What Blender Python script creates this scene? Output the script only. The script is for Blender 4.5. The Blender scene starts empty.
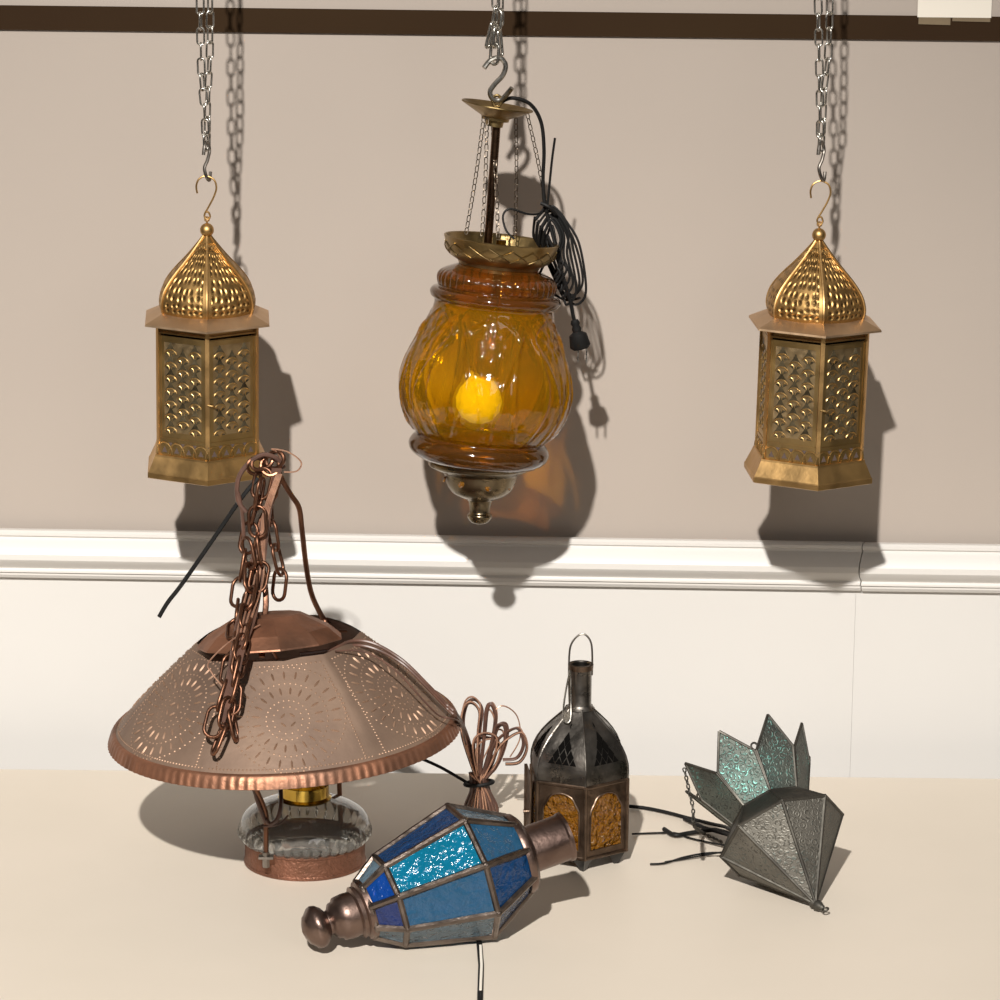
import bpy, math, random
from mathutils import Vector, Matrix
random.seed(7)
PI = math.pi
scene = bpy.context.scene
COL = scene.collection
# ------------------------------------------------------------------ camera maths (millimetres)
F = 4000.0; TH = math.radians(14.5); ROLL = 0.0095
FW = Vector((0, math.cos(TH), -math.sin(TH)))
R0 = Vector((1, 0, 0)); U0 = Vector((0, math.sin(TH), math.cos(TH)))
RT = R0*math.cos(ROLL) + U0*math.sin(ROLL)      # camera axes with a little roll
UP = U0*math.cos(ROLL) - R0*math.sin(ROLL)
CAM = -FW*F
def ray(px, py): return FW*F + RT*(px-500) + UP*(500-py)
def P(px, py, Y=0.0):
    d = ray(px, py); return CAM + d*((Y-CAM.y)/d.y)
def PZ(px, py, z=0.0):
    d = ray(px, py); return CAM + d*((z-CAM.z)/d.z)

CAM.z -= P(500, 774, 76).z      # the table top's back edge sits at z = 0
def mag(v): return F/((Vector(v)-CAM).dot(FW))

# ------------------------------------------------------------------ mesh builder
class MB:
    def __init__(s): s.v = []; s.f = []; s.m = []; s.uv = {}
    def add(s, vs, fs, mi=0, M=None):
        b = len(s.v)
        for p in vs:
            p = Vector(p); s.v.append(M @ p if M is not None else p)
        for f in fs: s.f.append(tuple(b+i for i in f)); s.m.append(mi)
        return b
    def tube(s, pts, r, seg=8, closed=False, mi=0, flat=None, cap=True, n0=None):
        pts = [Vector(p) for p in pts]; n = len(pts)
        rr = r if isinstance(r, (list, tuple)) else [r]*n
        tang = []
        for i in range(n):
            a = pts[(i-1) % n] if closed or i > 0 else pts[i]
            b = pts[(i+1) % n] if closed or i < n-1 else pts[i]
            t = b-a
            tang.append(t.normalized() if t.length > 1e-9 else Vector((0, 0, 1)))
        u = Vector(n0) if n0 is not None else tang[0].orthogonal()
        vs = []
        for i in range(n):
            t = tang[i]; u = u - t*u.dot(t)
            if u.length < 1e-6: u = t.orthogonal()
            u.normalize(); w = t.cross(u)
            for k in range(seg):
                a = 2*PI*k/seg
                fx, fy = (1, 1) if flat is None else flat
                vs.append(pts[i] + u*(math.cos(a)*rr[i]*fx) + w*(math.sin(a)*rr[i]*fy))
        fs = []
        m = n if closed else n-1
        for i in range(m):
            j = (i+1) % n
            for k in range(seg):
                l = (k+1) % seg
                fs.append((i*seg+k, i*seg+l, j*seg+l, j*seg+k))
        if not closed and cap:
            fs.append(tuple(reversed(range(seg)))); fs.append(tuple((n-1)*seg+k for k in range(seg)))
        s.add(vs, fs, mi); return s
    def lathe(s, prof, seg=48, rot=0.0, fn=None, M=None, mi=0, capb=False, capt=False, uv=False):
        vs = []
        for j, (r, z) in enumerate(prof):
            for k in range(seg):
                a = rot + 2*PI*k/seg
                q = r if fn is None else fn(r, z, a, j)
                vs.append((q*math.cos(a), q*math.sin(a), z))
        fs = []
        for j in range(len(prof)-1):
            for k in range(seg):
                l = (k+1) % seg
                fs.append((j*seg+k, j*seg+l, (j+1)*seg+l, (j+1)*seg+k))
        if capb: fs.append(tuple(reversed(range(seg))))
        if capt: fs.append(tuple((len(prof)-1)*seg+k for k in range(seg)))
        # keep outward normals when profile runs downwards
        if prof[-1][1] < prof[0][1]: fs = [tuple(reversed(f)) for f in fs]
        s.add(vs, fs, mi, M); return s
    def box(s, c, d, M=None, mi=0):
        x, y, z = d[0]/2, d[1]/2, d[2]/2
        vs = [Vector(c)+Vector((a*x, b*y, e*z)) for a in (-1, 1) for b in (-1, 1) for e in (-1, 1)]
        fs = [(0, 1, 3, 2), (4, 6, 7, 5), (0, 4, 5, 1), (2, 3, 7, 6), (0, 2, 6, 4), (1, 5, 7, 3)]
        s.add(vs, fs, mi, M); return s
    def prism(s, poly, h0, h1, M=None, mi=0):
        """poly: list of (u,v) counter-clockwise; extruded along local z h0..h1"""
        n = len(poly)
        vs = [(u, v, h0) for u, v in poly] + [(u, v, h1) for u, v in poly]
        fs = [tuple(reversed(range(n))), tuple(range(n, 2*n))]
        fs += [(i, (i+1) % n, n+(i+1) % n, n+i) for i in range(n)]
        s.add(vs, fs, mi, M); return s
    def ball(s, c, r, seg=16, ring=10, sc=(1, 1, 1), M=None, mi=0):
        c = Vector(c); vs = [c+Vector((0, 0, -r*sc[2]))]
        for j in range(1, ring):
            b = -PI/2+PI*j/ring
            for k in range(seg):
                a = 2*PI*k/seg
                vs.append(c+Vector((r*math.cos(b)*math.cos(a)*sc[0], r*math.cos(b)*math.sin(a)*sc[1], r*math.sin(b)*sc[2])))
        vs.append(c+Vector((0, 0, r*sc[2]))); t = len(vs)-1
        fs = []
        for k in range(seg):
            l = (k+1) % seg
            fs.append((0, 1+l, 1+k)); fs.append((t, 1+(ring-2)*seg+k, 1+(ring-2)*seg+l))
            for j in range(ring-2):
                fs.append((1+j*seg+k, 1+j*seg+l, 1+(j+1)*seg+l, 1+(j+1)*seg+k))
        s.add(vs, fs, mi, M); return s
    def build(s, name, mats, parent=None, smooth=35, world=False, uvs=None):
        me = bpy.data.meshes.new(name)
        vs = s.v
        if world and parent is not None:
            Mi = wm(parent).inverted(); vs = [Mi @ v for v in vs]
        me.from_pydata([tuple(v*0.001) for v in vs], [], s.f)
        if not isinstance(mats, (list, tuple)): mats = [mats]
        for m in mats: me.materials.append(m)
        me.polygons.foreach_set('material_index', s.m)
        if smooth:
            me.polygons.foreach_set('use_smooth', [True]*len(me.polygons))
            me.set_sharp_from_angle(angle=math.radians(smooth))
        if uvs is not None:
            uvl = me.uv_layers.new(name='UVMap')
            for p in me.polygons:
                for li, vi in zip(p.loop_indices, p.vertices): uvl.data[li].uv = uvs[vi]
        me.update(); me.validate()
        o = bpy.data.objects.new(name, me); COL.objects.link(o)
        if parent is not None: o.parent = parent
        return o
WM = {}   # world matrices (mm) of thing roots
def wm(o):
    while o.name not in WM: o = o.parent
    return WM[o.name]
def root(name, label, cat, loc, rot=None, group=None, s=1.0):
    o = bpy.data.objects.new(name, None); COL.objects.link(o)
    o.empty_display_size = 0.02
    M = Matrix.Translation(Vector(loc)) @ (rot.to_4x4() if rot is not None else Matrix.Identity(4)) @ Matrix.Scale(s, 4)
    o.scale = (s, s, s)
    WM[o.name] = M
    o.location = Vector(loc)*0.001
    if rot is not None:
        o.rotation_euler = rot.to_3x3().to_euler()
    o['label'] = label; o['category'] = cat
    if group: o['group'] = group
    return o
def tag(o, label, cat, group=None, kind=None):
    o['label'] = label; o['category'] = cat
    if group: o['group'] = group
    if kind: o['kind'] = kind
    return o
def struct(o): o['kind'] = 'structure'; return o
def copy_tree(o, parent=None):
    c = o.copy(); COL.objects.link(c)
    if parent is not None: c.parent = parent
    for ch in list(o.children): copy_tree(ch, c)
    return c
def spline(pts, n=8):
    """Catmull-Rom through points"""
    pts = [Vector(p) for p in pts]; out = []
    for i in range(len(pts)-1):
        p0 = pts[max(i-1, 0)]; p1 = pts[i]; p2 = pts[i+1]; p3 = pts[min(i+2, len(pts)-1)]
        for k in range(n):
            t = k/n
            out.append(0.5*((2*p1)+(p2-p0)*t+(2*p0-5*p1+4*p2-p3)*t*t+(3*p1-p0-3*p2+p3)*t**3))
    out.append(pts[-1]); return out
def stadium(L, W, n=8):
    """oval centre line in local x (length) / y (width), L,W centre-line extents"""
    r = W/2; pts = []
    for k in range(n+1):
        a = -PI/2+PI*k/n; pts.append((L/2-r+r*math.cos(a), r*math.sin(a), 0))
    for k in range(n+1):
        a = PI/2+PI*k/n; pts.append((-(L/2-r)+r*math.cos(a), r*math.sin(a), 0))
    return pts
def link_mesh(L, W, wr, mat, name='link', seg=7):
    m = MB(); m.tube(stadium(L-2*wr, W-2*wr), wr, seg, closed=True)
    me = bpy.data.meshes.new(name); me.from_pydata([tuple(v*0.001) for v in m.v], [], m.f)
    me.materials.append(mat); me.polygons.foreach_set('use_smooth', [True]*len(me.polygons)); return me
def chain(path, L, wr, me, parent, name='link', twist0=0.0, jitter=0.25, alt=PI/2):
    path = [Vector(p) for p in path]
    seglen = [(path[i+1]-path[i]).length for i in range(len(path)-1)]; tot = sum(seglen)
    def at(s):
        for i, l in enumerate(seglen):
            if s <= l or i == len(seglen)-1: return path[i].lerp(path[i+1], min(max(s/l, 0), 1))
            s -= l
    pitch = L-4*wr; n = max(1, int(round(tot/pitch))); pitch = tot/n
    Mi = wm(parent).inverted()
    for i in range(n):
        a = at(i*pitch); b = at((i+1)*pitch); c = (a+b)/2; t = (b-a).normalized()
        up = Vector((0, -1, 0)); y = up.cross(t)
        if y.length < 1e-3: y = t.orthogonal()
        y.normalize(); z = t.cross(y)
        Rm = Matrix((t, y, z)).transposed()
        tw = twist0 + (i % 2)*alt + random.uniform(-jitter, jitter)
        Rm = Rm @ Matrix.Rotation(tw, 3, 'X')
        M = Mi @ (Matrix.Translation(c) @ Rm.to_4x4())
        M.translation *= 0.001
        o = bpy.data.objects.new(name, me); COL.objects.link(o); o.parent = parent
        o.matrix_local = M
def small_chain(mb, path, L, W, wr, twist0=0.0, seg=5, alt=PI/2):
    path = [Vector(p) for p in path]
    seglen = [(path[i+1]-path[i]).length for i in range(len(path)-1)]; tot = sum(seglen)
    def at(s):
        for i, l in enumerate(seglen):
            if s <= l or i == len(seglen)-1: return path[i].lerp(path[i+1], min(max(s/l, 0), 1))
            s -= l
    pitch = L-2.5*wr; n = max(1, int(round(tot/pitch))); pitch = tot/n
    for i in range(n):
        a = at(i*pitch); b = at((i+1)*pitch); c = (a+b)/2; t = (b-a).normalized()
        y = Vector((0, -1, 0)).cross(t)
        y = y.normalized() if y.length > 1e-3 else t.orthogonal(); z = t.cross(y)
        Rm = Matrix((t, y, z)).transposed() @ Matrix.Rotation(twist0+(i % 2)*alt+random.uniform(-.3, .3), 3, 'X')
        M = Matrix.Translation(c) @ Rm.to_4x4()
        mb.tube([M @ Vector(q) for q in stadium(L-2*wr, W-2*wr, 4)], wr, seg, closed=True)

# ------------------------------------------------------------------ materials
def newmat(name):
    m = bpy.data.materials.new(name); m.use_nodes = True; m.node_tree.nodes.clear(); return m, m.node_tree
def N(nt, typ, **kw):
    n = nt.nodes.new(typ)
    for k, v in kw.items():
        if k in n.inputs.keys() if hasattr(n.inputs, 'keys') else False: n.inputs[k].default_value = v
        else: setattr(n, k, v)
    return n
def coords(nt, kind='Object'):
    return N(nt, 'ShaderNodeTexCoord').outputs[kind]
def noise(nt, vec, scale, detail=4, rough=.55, lo=.35, hi=.65):
    n = nt.nodes.new('ShaderNodeTexNoise'); n.inputs['Scale'].default_value = scale
    n.inputs['Detail'].default_value = detail; n.inputs['Roughness'].default_value = rough
    nt.links.new(vec, n.inputs['Vector'])
    r = nt.nodes.new('ShaderNodeMapRange'); r.inputs[1].default_value = lo; r.inputs[2].default_value = hi
    nt.links.new(n.outputs['Fac'], r.inputs[0]); return r.outputs[0]
def mixc(nt, fac, a, b):
    m = nt.nodes.new('ShaderNodeMix'); m.data_type = 'RGBA'
    if isinstance(fac, (int, float)): m.inputs[0].default_value = fac
    else: nt.links.new(fac, m.inputs[0])
    for i, c in ((6, a), (7, b)):
        if isinstance(c, tuple): m.inputs[i].default_value = (*c, 1)
        else: nt.links.new(c, m.inputs[i])
    return m.outputs[2]
def bump(nt, h, strength=.3, dist=.001):
    b = nt.nodes.new('ShaderNodeBump'); b.inputs['Strength'].default_value = strength
    b.inputs['Distance'].default_value = dist; nt.links.new(h, b.inputs['Height']); return b.outputs['Normal']
def metal(name, c1, c2, rough=.35, nscale=25, bscale=120, bstr=.15, metallic=1.0, rvar=.15, emboss=None):
    m, nt = newmat(name); tc = coords(nt)
    f = noise(nt, tc, nscale); col = mixc(nt, f, c1, c2)
    p = nt.nodes.new('ShaderNodeBsdfPrincipled'); p.inputs['Metallic'].default_value = metallic
    r = nt.nodes.new('ShaderNodeMapRange'); r.inputs[3].default_value = rough-rvar/2; r.inputs[4].default_value = rough+rvar/2
    nt.links.new(noise(nt, tc, nscale*2.3), r.inputs[0]); nt.links.new(r.outputs[0], p.inputs['Roughness'])
    nrm = bump(nt, noise(nt, tc, bscale, 3), bstr, .001)
    if emboss:
        uv = coords(nt, 'UV')
        mp = nt.nodes.new('ShaderNodeMapping'); mp.inputs['Scale'].default_value = (emboss[0], emboss[1], 1)
        nt.links.new(uv, mp.inputs['Vector'])
        v = nt.nodes.new('ShaderNodeTexVoronoi'); v.voronoi_dimensions = '2D'; v.inputs['Scale'].default_value = 1
        v.inputs['Randomness'].default_value = .45
        nt.links.new(mp.outputs[0], v.inputs['Vector'])
        rr = nt.nodes.new('ShaderNodeMapRange'); rr.inputs[1].default_value = .15; rr.inputs[2].default_value = .5
        nt.links.new(v.outputs['Distance'], rr.inputs[0])
        # leave plain borders: fade with UV.x close to 0/1
        sx = nt.nodes.new('ShaderNodeSeparateXYZ'); nt.links.new(uv, sx.inputs[0])
        def mth(op, a, b=None):
            q = nt.nodes.new('ShaderNodeMath'); q.operation = op; q.use_clamp = op == 'MULTIPLY'
            for i, x in enumerate((a, b)):
                if x is None: continue
                if isinstance(x, (int, float)): q.inputs[i].default_value = x
                else: nt.links.new(x, q.inputs[i])
            return q.outputs[0]
        w = mth('SUBTRACT', .5, mth('ABSOLUTE', mth('SUBTRACT', sx.outputs[0], .5)))
        mask = mth('MULTIPLY', mth('GREATER_THAN', w, .09), mth('MULTIPLY', mth('GREATER_THAN', sx.outputs[1], .12), mth('LESS_THAN', sx.outputs[1], .86)))
        h = mth('MULTIPLY', rr.outputs[0], mask)
        inv = mth('SUBTRACT', mask, h)
        dk = mixc(nt, mth('MULTIPLY', mth('GREATER_THAN', inv, .75), .75), col, tuple(x*.12 for x in c1))  # pits darkened in the colour, standing for the shade in them
        col = dk
        b2 = nt.nodes.new('ShaderNodeBump'); b2.inputs['Strength'].default_value = .9; b2.inputs['Distance'].default_value = .0014
        nt.links.new(h, b2.inputs['Height']); nt.links.new(nrm, b2.inputs['Normal']); nrm = b2.outputs[0]
    nt.links.new(col, p.inputs['Base Color']); nt.links.new(nrm, p.inputs['Normal'])
    o = nt.nodes.new('ShaderNodeOutputMaterial'); nt.links.new(p.outputs[0], o.inputs[0]); return m
def paint(name, c1, c2, rough=.6, nscale=3, bscale=60, bstr=.05, spec=.3):
    m, nt = newmat(name); tc = coords(nt)
    p = nt.nodes.new('ShaderNodeBsdfPrincipled'); p.inputs['Roughness'].default_value = rough
    p.inputs['Specular IOR Level'].default_value = spec
    nt.links.new(mixc(nt, noise(nt, tc, nscale), c1, c2), p.inputs['Base Color'])
    nt.links.new(bump(nt, noise(nt, tc, bscale, 3), bstr, .0006), p.inputs['Normal'])
    o = nt.nodes.new('ShaderNodeOutputMaterial'); nt.links.new(p.outputs[0], o.inputs[0]); return m
def glass(name, c1, c2, edge, body=.12, bodycol=None, rough=.05, bscale=90, bstr=.4, bdist=.002, nscale=20, refr=.0, gloss=1.0, zg=None):
    """thin pane / shell: tinted transparent layer, darker at grazing angles, with a glossy coat"""
    m, nt = newmat(name); tc = coords(nt)
    nrm = bump(nt, noise(nt, tc, bscale, 3), bstr, bdist)
    col = mixc(nt, noise(nt, tc, nscale), c1, c2)
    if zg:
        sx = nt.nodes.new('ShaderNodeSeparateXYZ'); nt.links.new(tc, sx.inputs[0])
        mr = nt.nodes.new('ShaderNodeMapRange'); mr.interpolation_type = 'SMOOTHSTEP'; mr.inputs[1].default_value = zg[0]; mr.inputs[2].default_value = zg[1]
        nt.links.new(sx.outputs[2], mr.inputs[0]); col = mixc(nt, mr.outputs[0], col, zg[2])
    lw = nt.nodes.new('ShaderNodeLayerWeight'); lw.inputs['Blend'].default_value = .45; nt.links.new(nrm, lw.inputs['Normal'])
    col = mixc(nt, lw.outputs['Facing'], col, edge)
    tr = nt.nodes.new('ShaderNodeBsdfTransparent'); nt.links.new(col, tr.inputs['Color'])
    base = tr.outputs[0]
    if refr > 0:
        rf = nt.nodes.new('ShaderNodeBsdfRefraction'); rf.inputs['IOR'].default_value = 1.12; rf.inputs['Roughness'].default_value = .02
        nt.links.new(col, rf.inputs['Color']); nt.links.new(nrm, rf.inputs['Normal'])
        mx = nt.nodes.new('ShaderNodeMixShader'); mx.inputs[0].default_value = refr
        nt.links.new(base, mx.inputs[1]); nt.links.new(rf.outputs[0], mx.inputs[2]); base = mx.outputs[0]
    df = nt.nodes.new('ShaderNodeBsdfDiffuse'); tl = nt.nodes.new('ShaderNodeBsdfTranslucent')
    bc = bodycol or c1
    df.inputs['Color'].default_value = (*bc, 1); tl.inputs['Color'].default_value = (*bc, 1)
    nt.links.new(nrm, df.inputs['Normal'])
    ad = nt.nodes.new('ShaderNodeMixShader'); ad.inputs[0].default_value = .5
    nt.links.new(df.outputs[0], ad.inputs[1]); nt.links.new(tl.outputs[0], ad.inputs[2])
    m2 = nt.nodes.new('ShaderNodeMixShader'); m2.inputs[0].default_value = body
    nt.links.new(base, m2.inputs[1]); nt.links.new(ad.outputs[0], m2.inputs[2])
    gl = nt.nodes.new('ShaderNodeBsdfGlossy'); gl.inputs['Roughness'].default_value = rough; nt.links.new(nrm, gl.inputs['Normal'])
    fr = nt.nodes.new('ShaderNodeFresnel'); fr.inputs['IOR'].default_value = 1.5; nt.links.new(nrm, fr.inputs['Normal'])
    mu = nt.nodes.new('ShaderNodeMath'); mu.operation = 'MULTIPLY'; mu.use_clamp = True; mu.inputs[1].default_value = gloss; nt.links.new(fr.outputs[0], mu.inputs[0])
    m3 = nt.nodes.new('ShaderNodeMixShader'); nt.links.new(mu.outputs[0], m3.inputs[0])
    nt.links.new(m2.outputs[0], m3.inputs[1]); nt.links.new(gl.outputs[0], m3.inputs[2])
    o = nt.nodes.new('ShaderNodeOutputMaterial'); nt.links.new(m3.outputs[0], o.inputs[0]); return m

M_brass = metal('gold_tin', (.62, .39, .165), (.48, .30, .115), .42, 14, 90, .10)
M_brass_dark = metal('gold_tin_dark', (.52, .36, .16), (.38, .25, .09), .42, 14, 90, .12)
M_eave = metal('gold_tin_lit', (.66, .47, .30), (.54, .37, .22), .5, 14, 90, .08)  # paler than the body: light on the upward eave put into the colour
M_lattice = metal('lattice_tin', (.60, .45, .25), (.44, .32, .17), .42, 60, 90, .15)
M_opening = paint('dark_opening', (.016, .012, .006), (.09, .072, .042), .35, 60, 160, .4, .15)  # opaque dark shapes standing in for openings onto the dim lantern inside
M_dome = metal('gold_tin_embossed', (.50, .31, .12), (.36, .21, .07), .46, 14, 90, .08, emboss=(8, 13))
M_antique = metal('antique_brass', (.36, .26, .12), (.22, .15, .06), .36, 30, 90, .12)
M_antiquedark = metal('tarnished_brass', (.24, .19, .12), (.15, .115, .07), .3, 30, 90, .12)
M_brightbrass = metal('polished_brass', (.62, .43, .09), (.45, .28, .05), .2, 30, 60, .05)
M_steel = metal('zinc_steel', (.62, .60, .55), (.45, .43, .39), .28, 40, 90, .05)
M_steel_dark = metal('dull_steel', (.30, .27, .24), (.18, .16, .14), .35, 40, 90, .08)
M_copper = metal('aged_copper', (.285, .195, .14), (.205, .14, .105), .58, 9, 60, .15, metallic=.6, rvar=.2)
M_innercopper = metal('shaded_copper', (.10, .05, .035), (.05, .028, .02), .6, 9, 60, .15, metallic=.5)  # inside of the lampshade coloured dark to stand for the shade in its opening
M_copper_lit = metal('highlight_copper', (.46, .30, .21), (.34, .22, .15), .6, 30, 60, .15, metallic=.7)  # paler copper, the glint on the punched marks put into the colour
M_copper_rim = metal('copper_rim', (.36, .17, .10), (.19, .10, .065), .52, 18, 90, .25, metallic=.85)
M_copper_band = metal('copper_mesh_band', (.27, .125, .08), (.17, .08, .05), .5, 40, 300, .5, metallic=.8)
M_copper_dark = metal('copper_chain_metal', (.24, .115, .068), (.13, .065, .042), .4, 35, 90, .15)
M_pole = metal('brown_pole_metal', (.16, .09, .05), (.10, .06, .04), .3, 30, 60, .05)
M_blackmetal = metal('smoky_iron', (.24, .22, .195), (.11, .10, .09), .36, 16, 70, .25, rvar=.25)
M_rustframe = metal('rusty_frame', (.20, .14, .10), (.10, .07, .05), .42, 40, 90, .3)
M_lead = metal('lead_came', (.21, .17, .145), (.12, .095, .08), .36, 40, 80, .3)
M_coppertube = metal('burnished_tube', (.24, .17, .14), (.14, .095, .08), .38, 16, 60, .3)
M_pewter = metal('pewter_frame', (.125, .118, .102), (.075, .07, .062), .6, 25, 90, .15)
M_black = paint('black_rubber', (.006, .006, .006), (.010, .0095, .009), .55, 30, 60, .05, .2)
M_finechain = metal('fine_dark_chain', (.16, .13, .10), (.10, .08, .06), .4)
M_brownwire = paint('brown_cord', (.13, .065, .045), (.075, .04, .03), .4, 60, 60, .1, .5)
M_coppercord = metal('clear_copper_cord', (.62, .36, .24), (.40, .22, .15), .3, 60, 90, .1, metallic=.6)
M_footblack = paint('black_foot', (.01, .01, .01), (.015, .014, .013), .3, 30, 60, .05, .5)
M_wall = paint('greige_wall', (.405, .352, .308), (.42, .366, .32), .75, 2, 40, .06, .2)
M_white = paint('white_panel', (.60, .585, .56), (.615, .60, .575), .6, 2, 40, .05, .25)
M_trim = paint('white_gloss_trim', (.64, .62, .59), (.655, .635, .605), .4, 4, 40, .04, .45)
M_table = paint('cream_tabletop', (.64, .575, .485), (.67, .60, .51), .5, 3, 30, .08, .35)
M_floor = paint('grey_floor', (.20, .18, .16), (.25, .22, .2), .6)
M_void = paint('void_black', (.004, .004, .004), (.006, .005, .004), 1, spec=0)
M_strip = paint('dark_brown_strip', (.034, .019, .010), (.038, .022, .011), .8, 4, spec=.05)
M_gap = paint('dark_gap', (.08, .06, .05), (.1, .07, .06), .8)
M_paper = paint('white_paper', (.78, .73, .64), (.80, .75, .66), .7, 6)
M_tape = paint('masking_tape', (.17, .125, .075), (.20, .15, .09), .6, 20)
M_bar = metal('dark_rail_metal', (.12, .11, .10), (.08, .07, .065), .5)
M_bulb = paint('frosted_bulb', (.97, .96, .93), (.95, .94, .9), .35)
for n_ in M_bulb.node_tree.nodes:
    if n_.type == 'BSDF_PRINCIPLED': n_.inputs['Emission Color'].default_value = (1, .95, .55, 1); n_.inputs['Emission Strength'].default_value = .3
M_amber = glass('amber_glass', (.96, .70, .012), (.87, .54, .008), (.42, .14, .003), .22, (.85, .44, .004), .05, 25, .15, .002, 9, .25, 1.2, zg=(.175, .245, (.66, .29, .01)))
M_ambertop = glass('brown_amber_glass', (.62, .29, .03), (.52, .22, .02), (.22, .075, .01), .22, (.40, .155, .02), .08, 25, .15, .002, 9, .2, 1.4)
M_amberpane = glass('amber_pane', (.75, .35, .02), (.55, .2, .01), (.35, .12, .01), .40, (.80, .34, .02), .12, 160, 1.0, .004, 60, 0, 1.2)
M_clear = glass('clear_font_glass', (.93, .93, .90), (.90, .90, .87), (.80, .79, .75), .26, (.62, .60, .55), .03, 15, .05, .002, 9, .0, 1.6)
M_pane = glass('smoky_pane', (.42, .37, .26), (.34, .29, .19), (.22, .19, .13), .55, (.15, .115, .06), .3, 130, .5, .004, 50, 0, .6)
def bluepane(name, c, body): return glass(name, c, tuple(x*.75 for x in c), tuple(x*.5 for x in c), .5, body, .15, 90, .45, .003, 35, 0, 1.1)
M_cyan = bluepane('cyan_pane', (.03, .58, .80), (.0, .38, .60))
M_blue = bluepane('blue_pane', (.05, .28, .66), (.02, .13, .38))
M_midblue = bluepane('mid_blue_pane', (.16, .45, .74), (.06, .25, .47))
M_pale = bluepane('pale_blue_pane', (.42, .62, .76), (.33, .50, .63))
M_bright = bluepane('bright_blue_pane', (.02, .22, .85), (.01, .14, .60))
M_violet = bluepane('violet_pane', (.09, .18, .62), (.04, .085, .34))
def punched(name, c1, c2, teal, amount):
    """pewter sheet punched with small flowers, some showing teal glass"""
    m, nt = newmat(name); tc = coords(nt)
    p = nt.nodes.new('ShaderNodeBsdfPrincipled'); p.inputs['Metallic'].default_value = .8; p.inputs['Roughness'].default_value = .55
    v = nt.nodes.new('ShaderNodeTexVoronoi'); v.inputs['Scale'].default_value = 125; v.inputs['Randomness'].default_value = .8; nt.links.new(tc, v.inputs['Vector'])
    s = nt.nodes.new('ShaderNodeMath'); s.operation = 'MULTIPLY'; s.inputs[1].default_value = 19; nt.links.new(v.outputs['Distance'], s.inputs[0])
    sn = nt.nodes.new('ShaderNodeMath'); sn.operation = 'SINE'; nt.links.new(s.outputs[0], sn.inputs[0])
    nz = noise(nt, tc, 330, 2, .5, .46, .54)
    mu = nt.nodes.new('ShaderNodeMath'); mu.operation = 'MULTIPLY'; nt.links.new(sn.outputs[0], mu.inputs[0]); nt.links.new(nz, mu.inputs[1])
    gt = nt.nodes.new('ShaderNodeMath'); gt.operation = 'GREATER_THAN'; gt.inputs[1].default_value = .62; nt.links.new(mu.outputs[0], gt.inputs[0])
    big = noise(nt, tc, 28, 2, .5, .42, .58)
    am = nt.nodes.new('ShaderNodeMath'); am.operation = 'MULTIPLY'; am.use_clamp = True; nt.links.new(gt.outputs[0], am.inputs[0]); nt.links.new(big, am.inputs[1])
    a2 = nt.nodes.new('ShaderNodeMath'); a2.operation = 'MULTIPLY'; a2.inputs[1].default_value = amount; nt.links.new(am.outputs[0], a2.inputs[0])
    base = mixc(nt, noise(nt, tc, 22), c1, c2)
    base = mixc(nt, noise(nt, tc, 14, 2, .5, .4, .7), base, mixc(nt, .14 if amount > .3 else .0, base, teal))
    dark = mixc(nt, gt.outputs[0], base, tuple(x*.45 for x in c1))
    nt.links.new(mixc(nt, a2.outputs[0], dark, teal), p.inputs['Base Color'])
    nt.links.new(bump(nt, mu.outputs[0], .35, .0010), p.inputs['Normal'])
    o = nt.nodes.new('ShaderNodeOutputMaterial'); nt.links.new(p.outputs[0], o.inputs[0]); return m
M_punch = punched('punched_pewter', (.20, .19, .165), (.13, .122, .105), (.25, .33, .31), .2)
M_petal = punched('petal_teal_pewter', (.14, .145, .125), (.085, .092, .083), (.28, .62, .55), .75)

# ------------------------------------------------------------------ room
WY = 176.0
zr_top = P(500, 536, WY).z; zr_bot = P(500, 584, WY).z
m = MB(); m.box((0, WY+60, zr_top-10+ (2400-zr_top)/2), (3600, 100, 2400-zr_top+0)); struct(m.build('wall_back', M_wall, smooth=0))
xs = P(853, 680, WY).x
m = MB(); m.box((0, WY+62, (zr_top-15-740)/2), (3600, 100, zr_top-15+740)); struct(m.build('wall_back_lower', M_gap, smooth=0))
for i, (a, b) in enumerate(((-1800, xs-.1), (xs+.1, 1800))):
    m = MB(); h0 = -740; h1 = zr_bot+8
    m.box(((a+b)/2, WY+6, (h0+h1)/2), (b-a, 12, h1-h0)); struct(m.build('trim_%d' % (i+3), M_white, smooth=0))
H = zr_top-zr_bot
prof = [(0, H), (7, H), (10, H-2), (10, H-5), (7.5, H-7), (8, H-9), (11, H-12), (16, H-17), (19, H-23), (19, H-29), (16, H-34), (11, H-38), (9, H-40.5), (11, H-42.5), (11, H-44.5), (8.5, H-45.5), (8.5, H-48), (6, 0.5), (0, 0)]
def rail(a, b, name, drop, slope):
    m = MB(); n = len(prof)
    vs = [(a-s[0]*.35, WY-s[0], zr_bot+s[1]-(a)*slope+drop) for s in prof]+[(b-s[0]*.35, WY-s[0], zr_bot+s[1]-b*slope+drop) for s in prof]
    fs = [(i, i+1, n+i+1, n+i) for i in range(n-1)]+[tuple(range(n)), tuple(range(2*n-1, n-1, -1))]
    m.add(vs, fs); return struct(m.build(name, M_trim, smooth=25))
xc = P(864, 560, WY).x
rail(-1800, xc-.6, 'trim_1', 0, .0065); rail(xc+.6, 1800, 'trim_2', -1.2, .0045)
m = MB(); m.box((0, -900, -750), (3600, 2400, 20)); struct(m.build('floor', M_floor, smooth=0))
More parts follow.
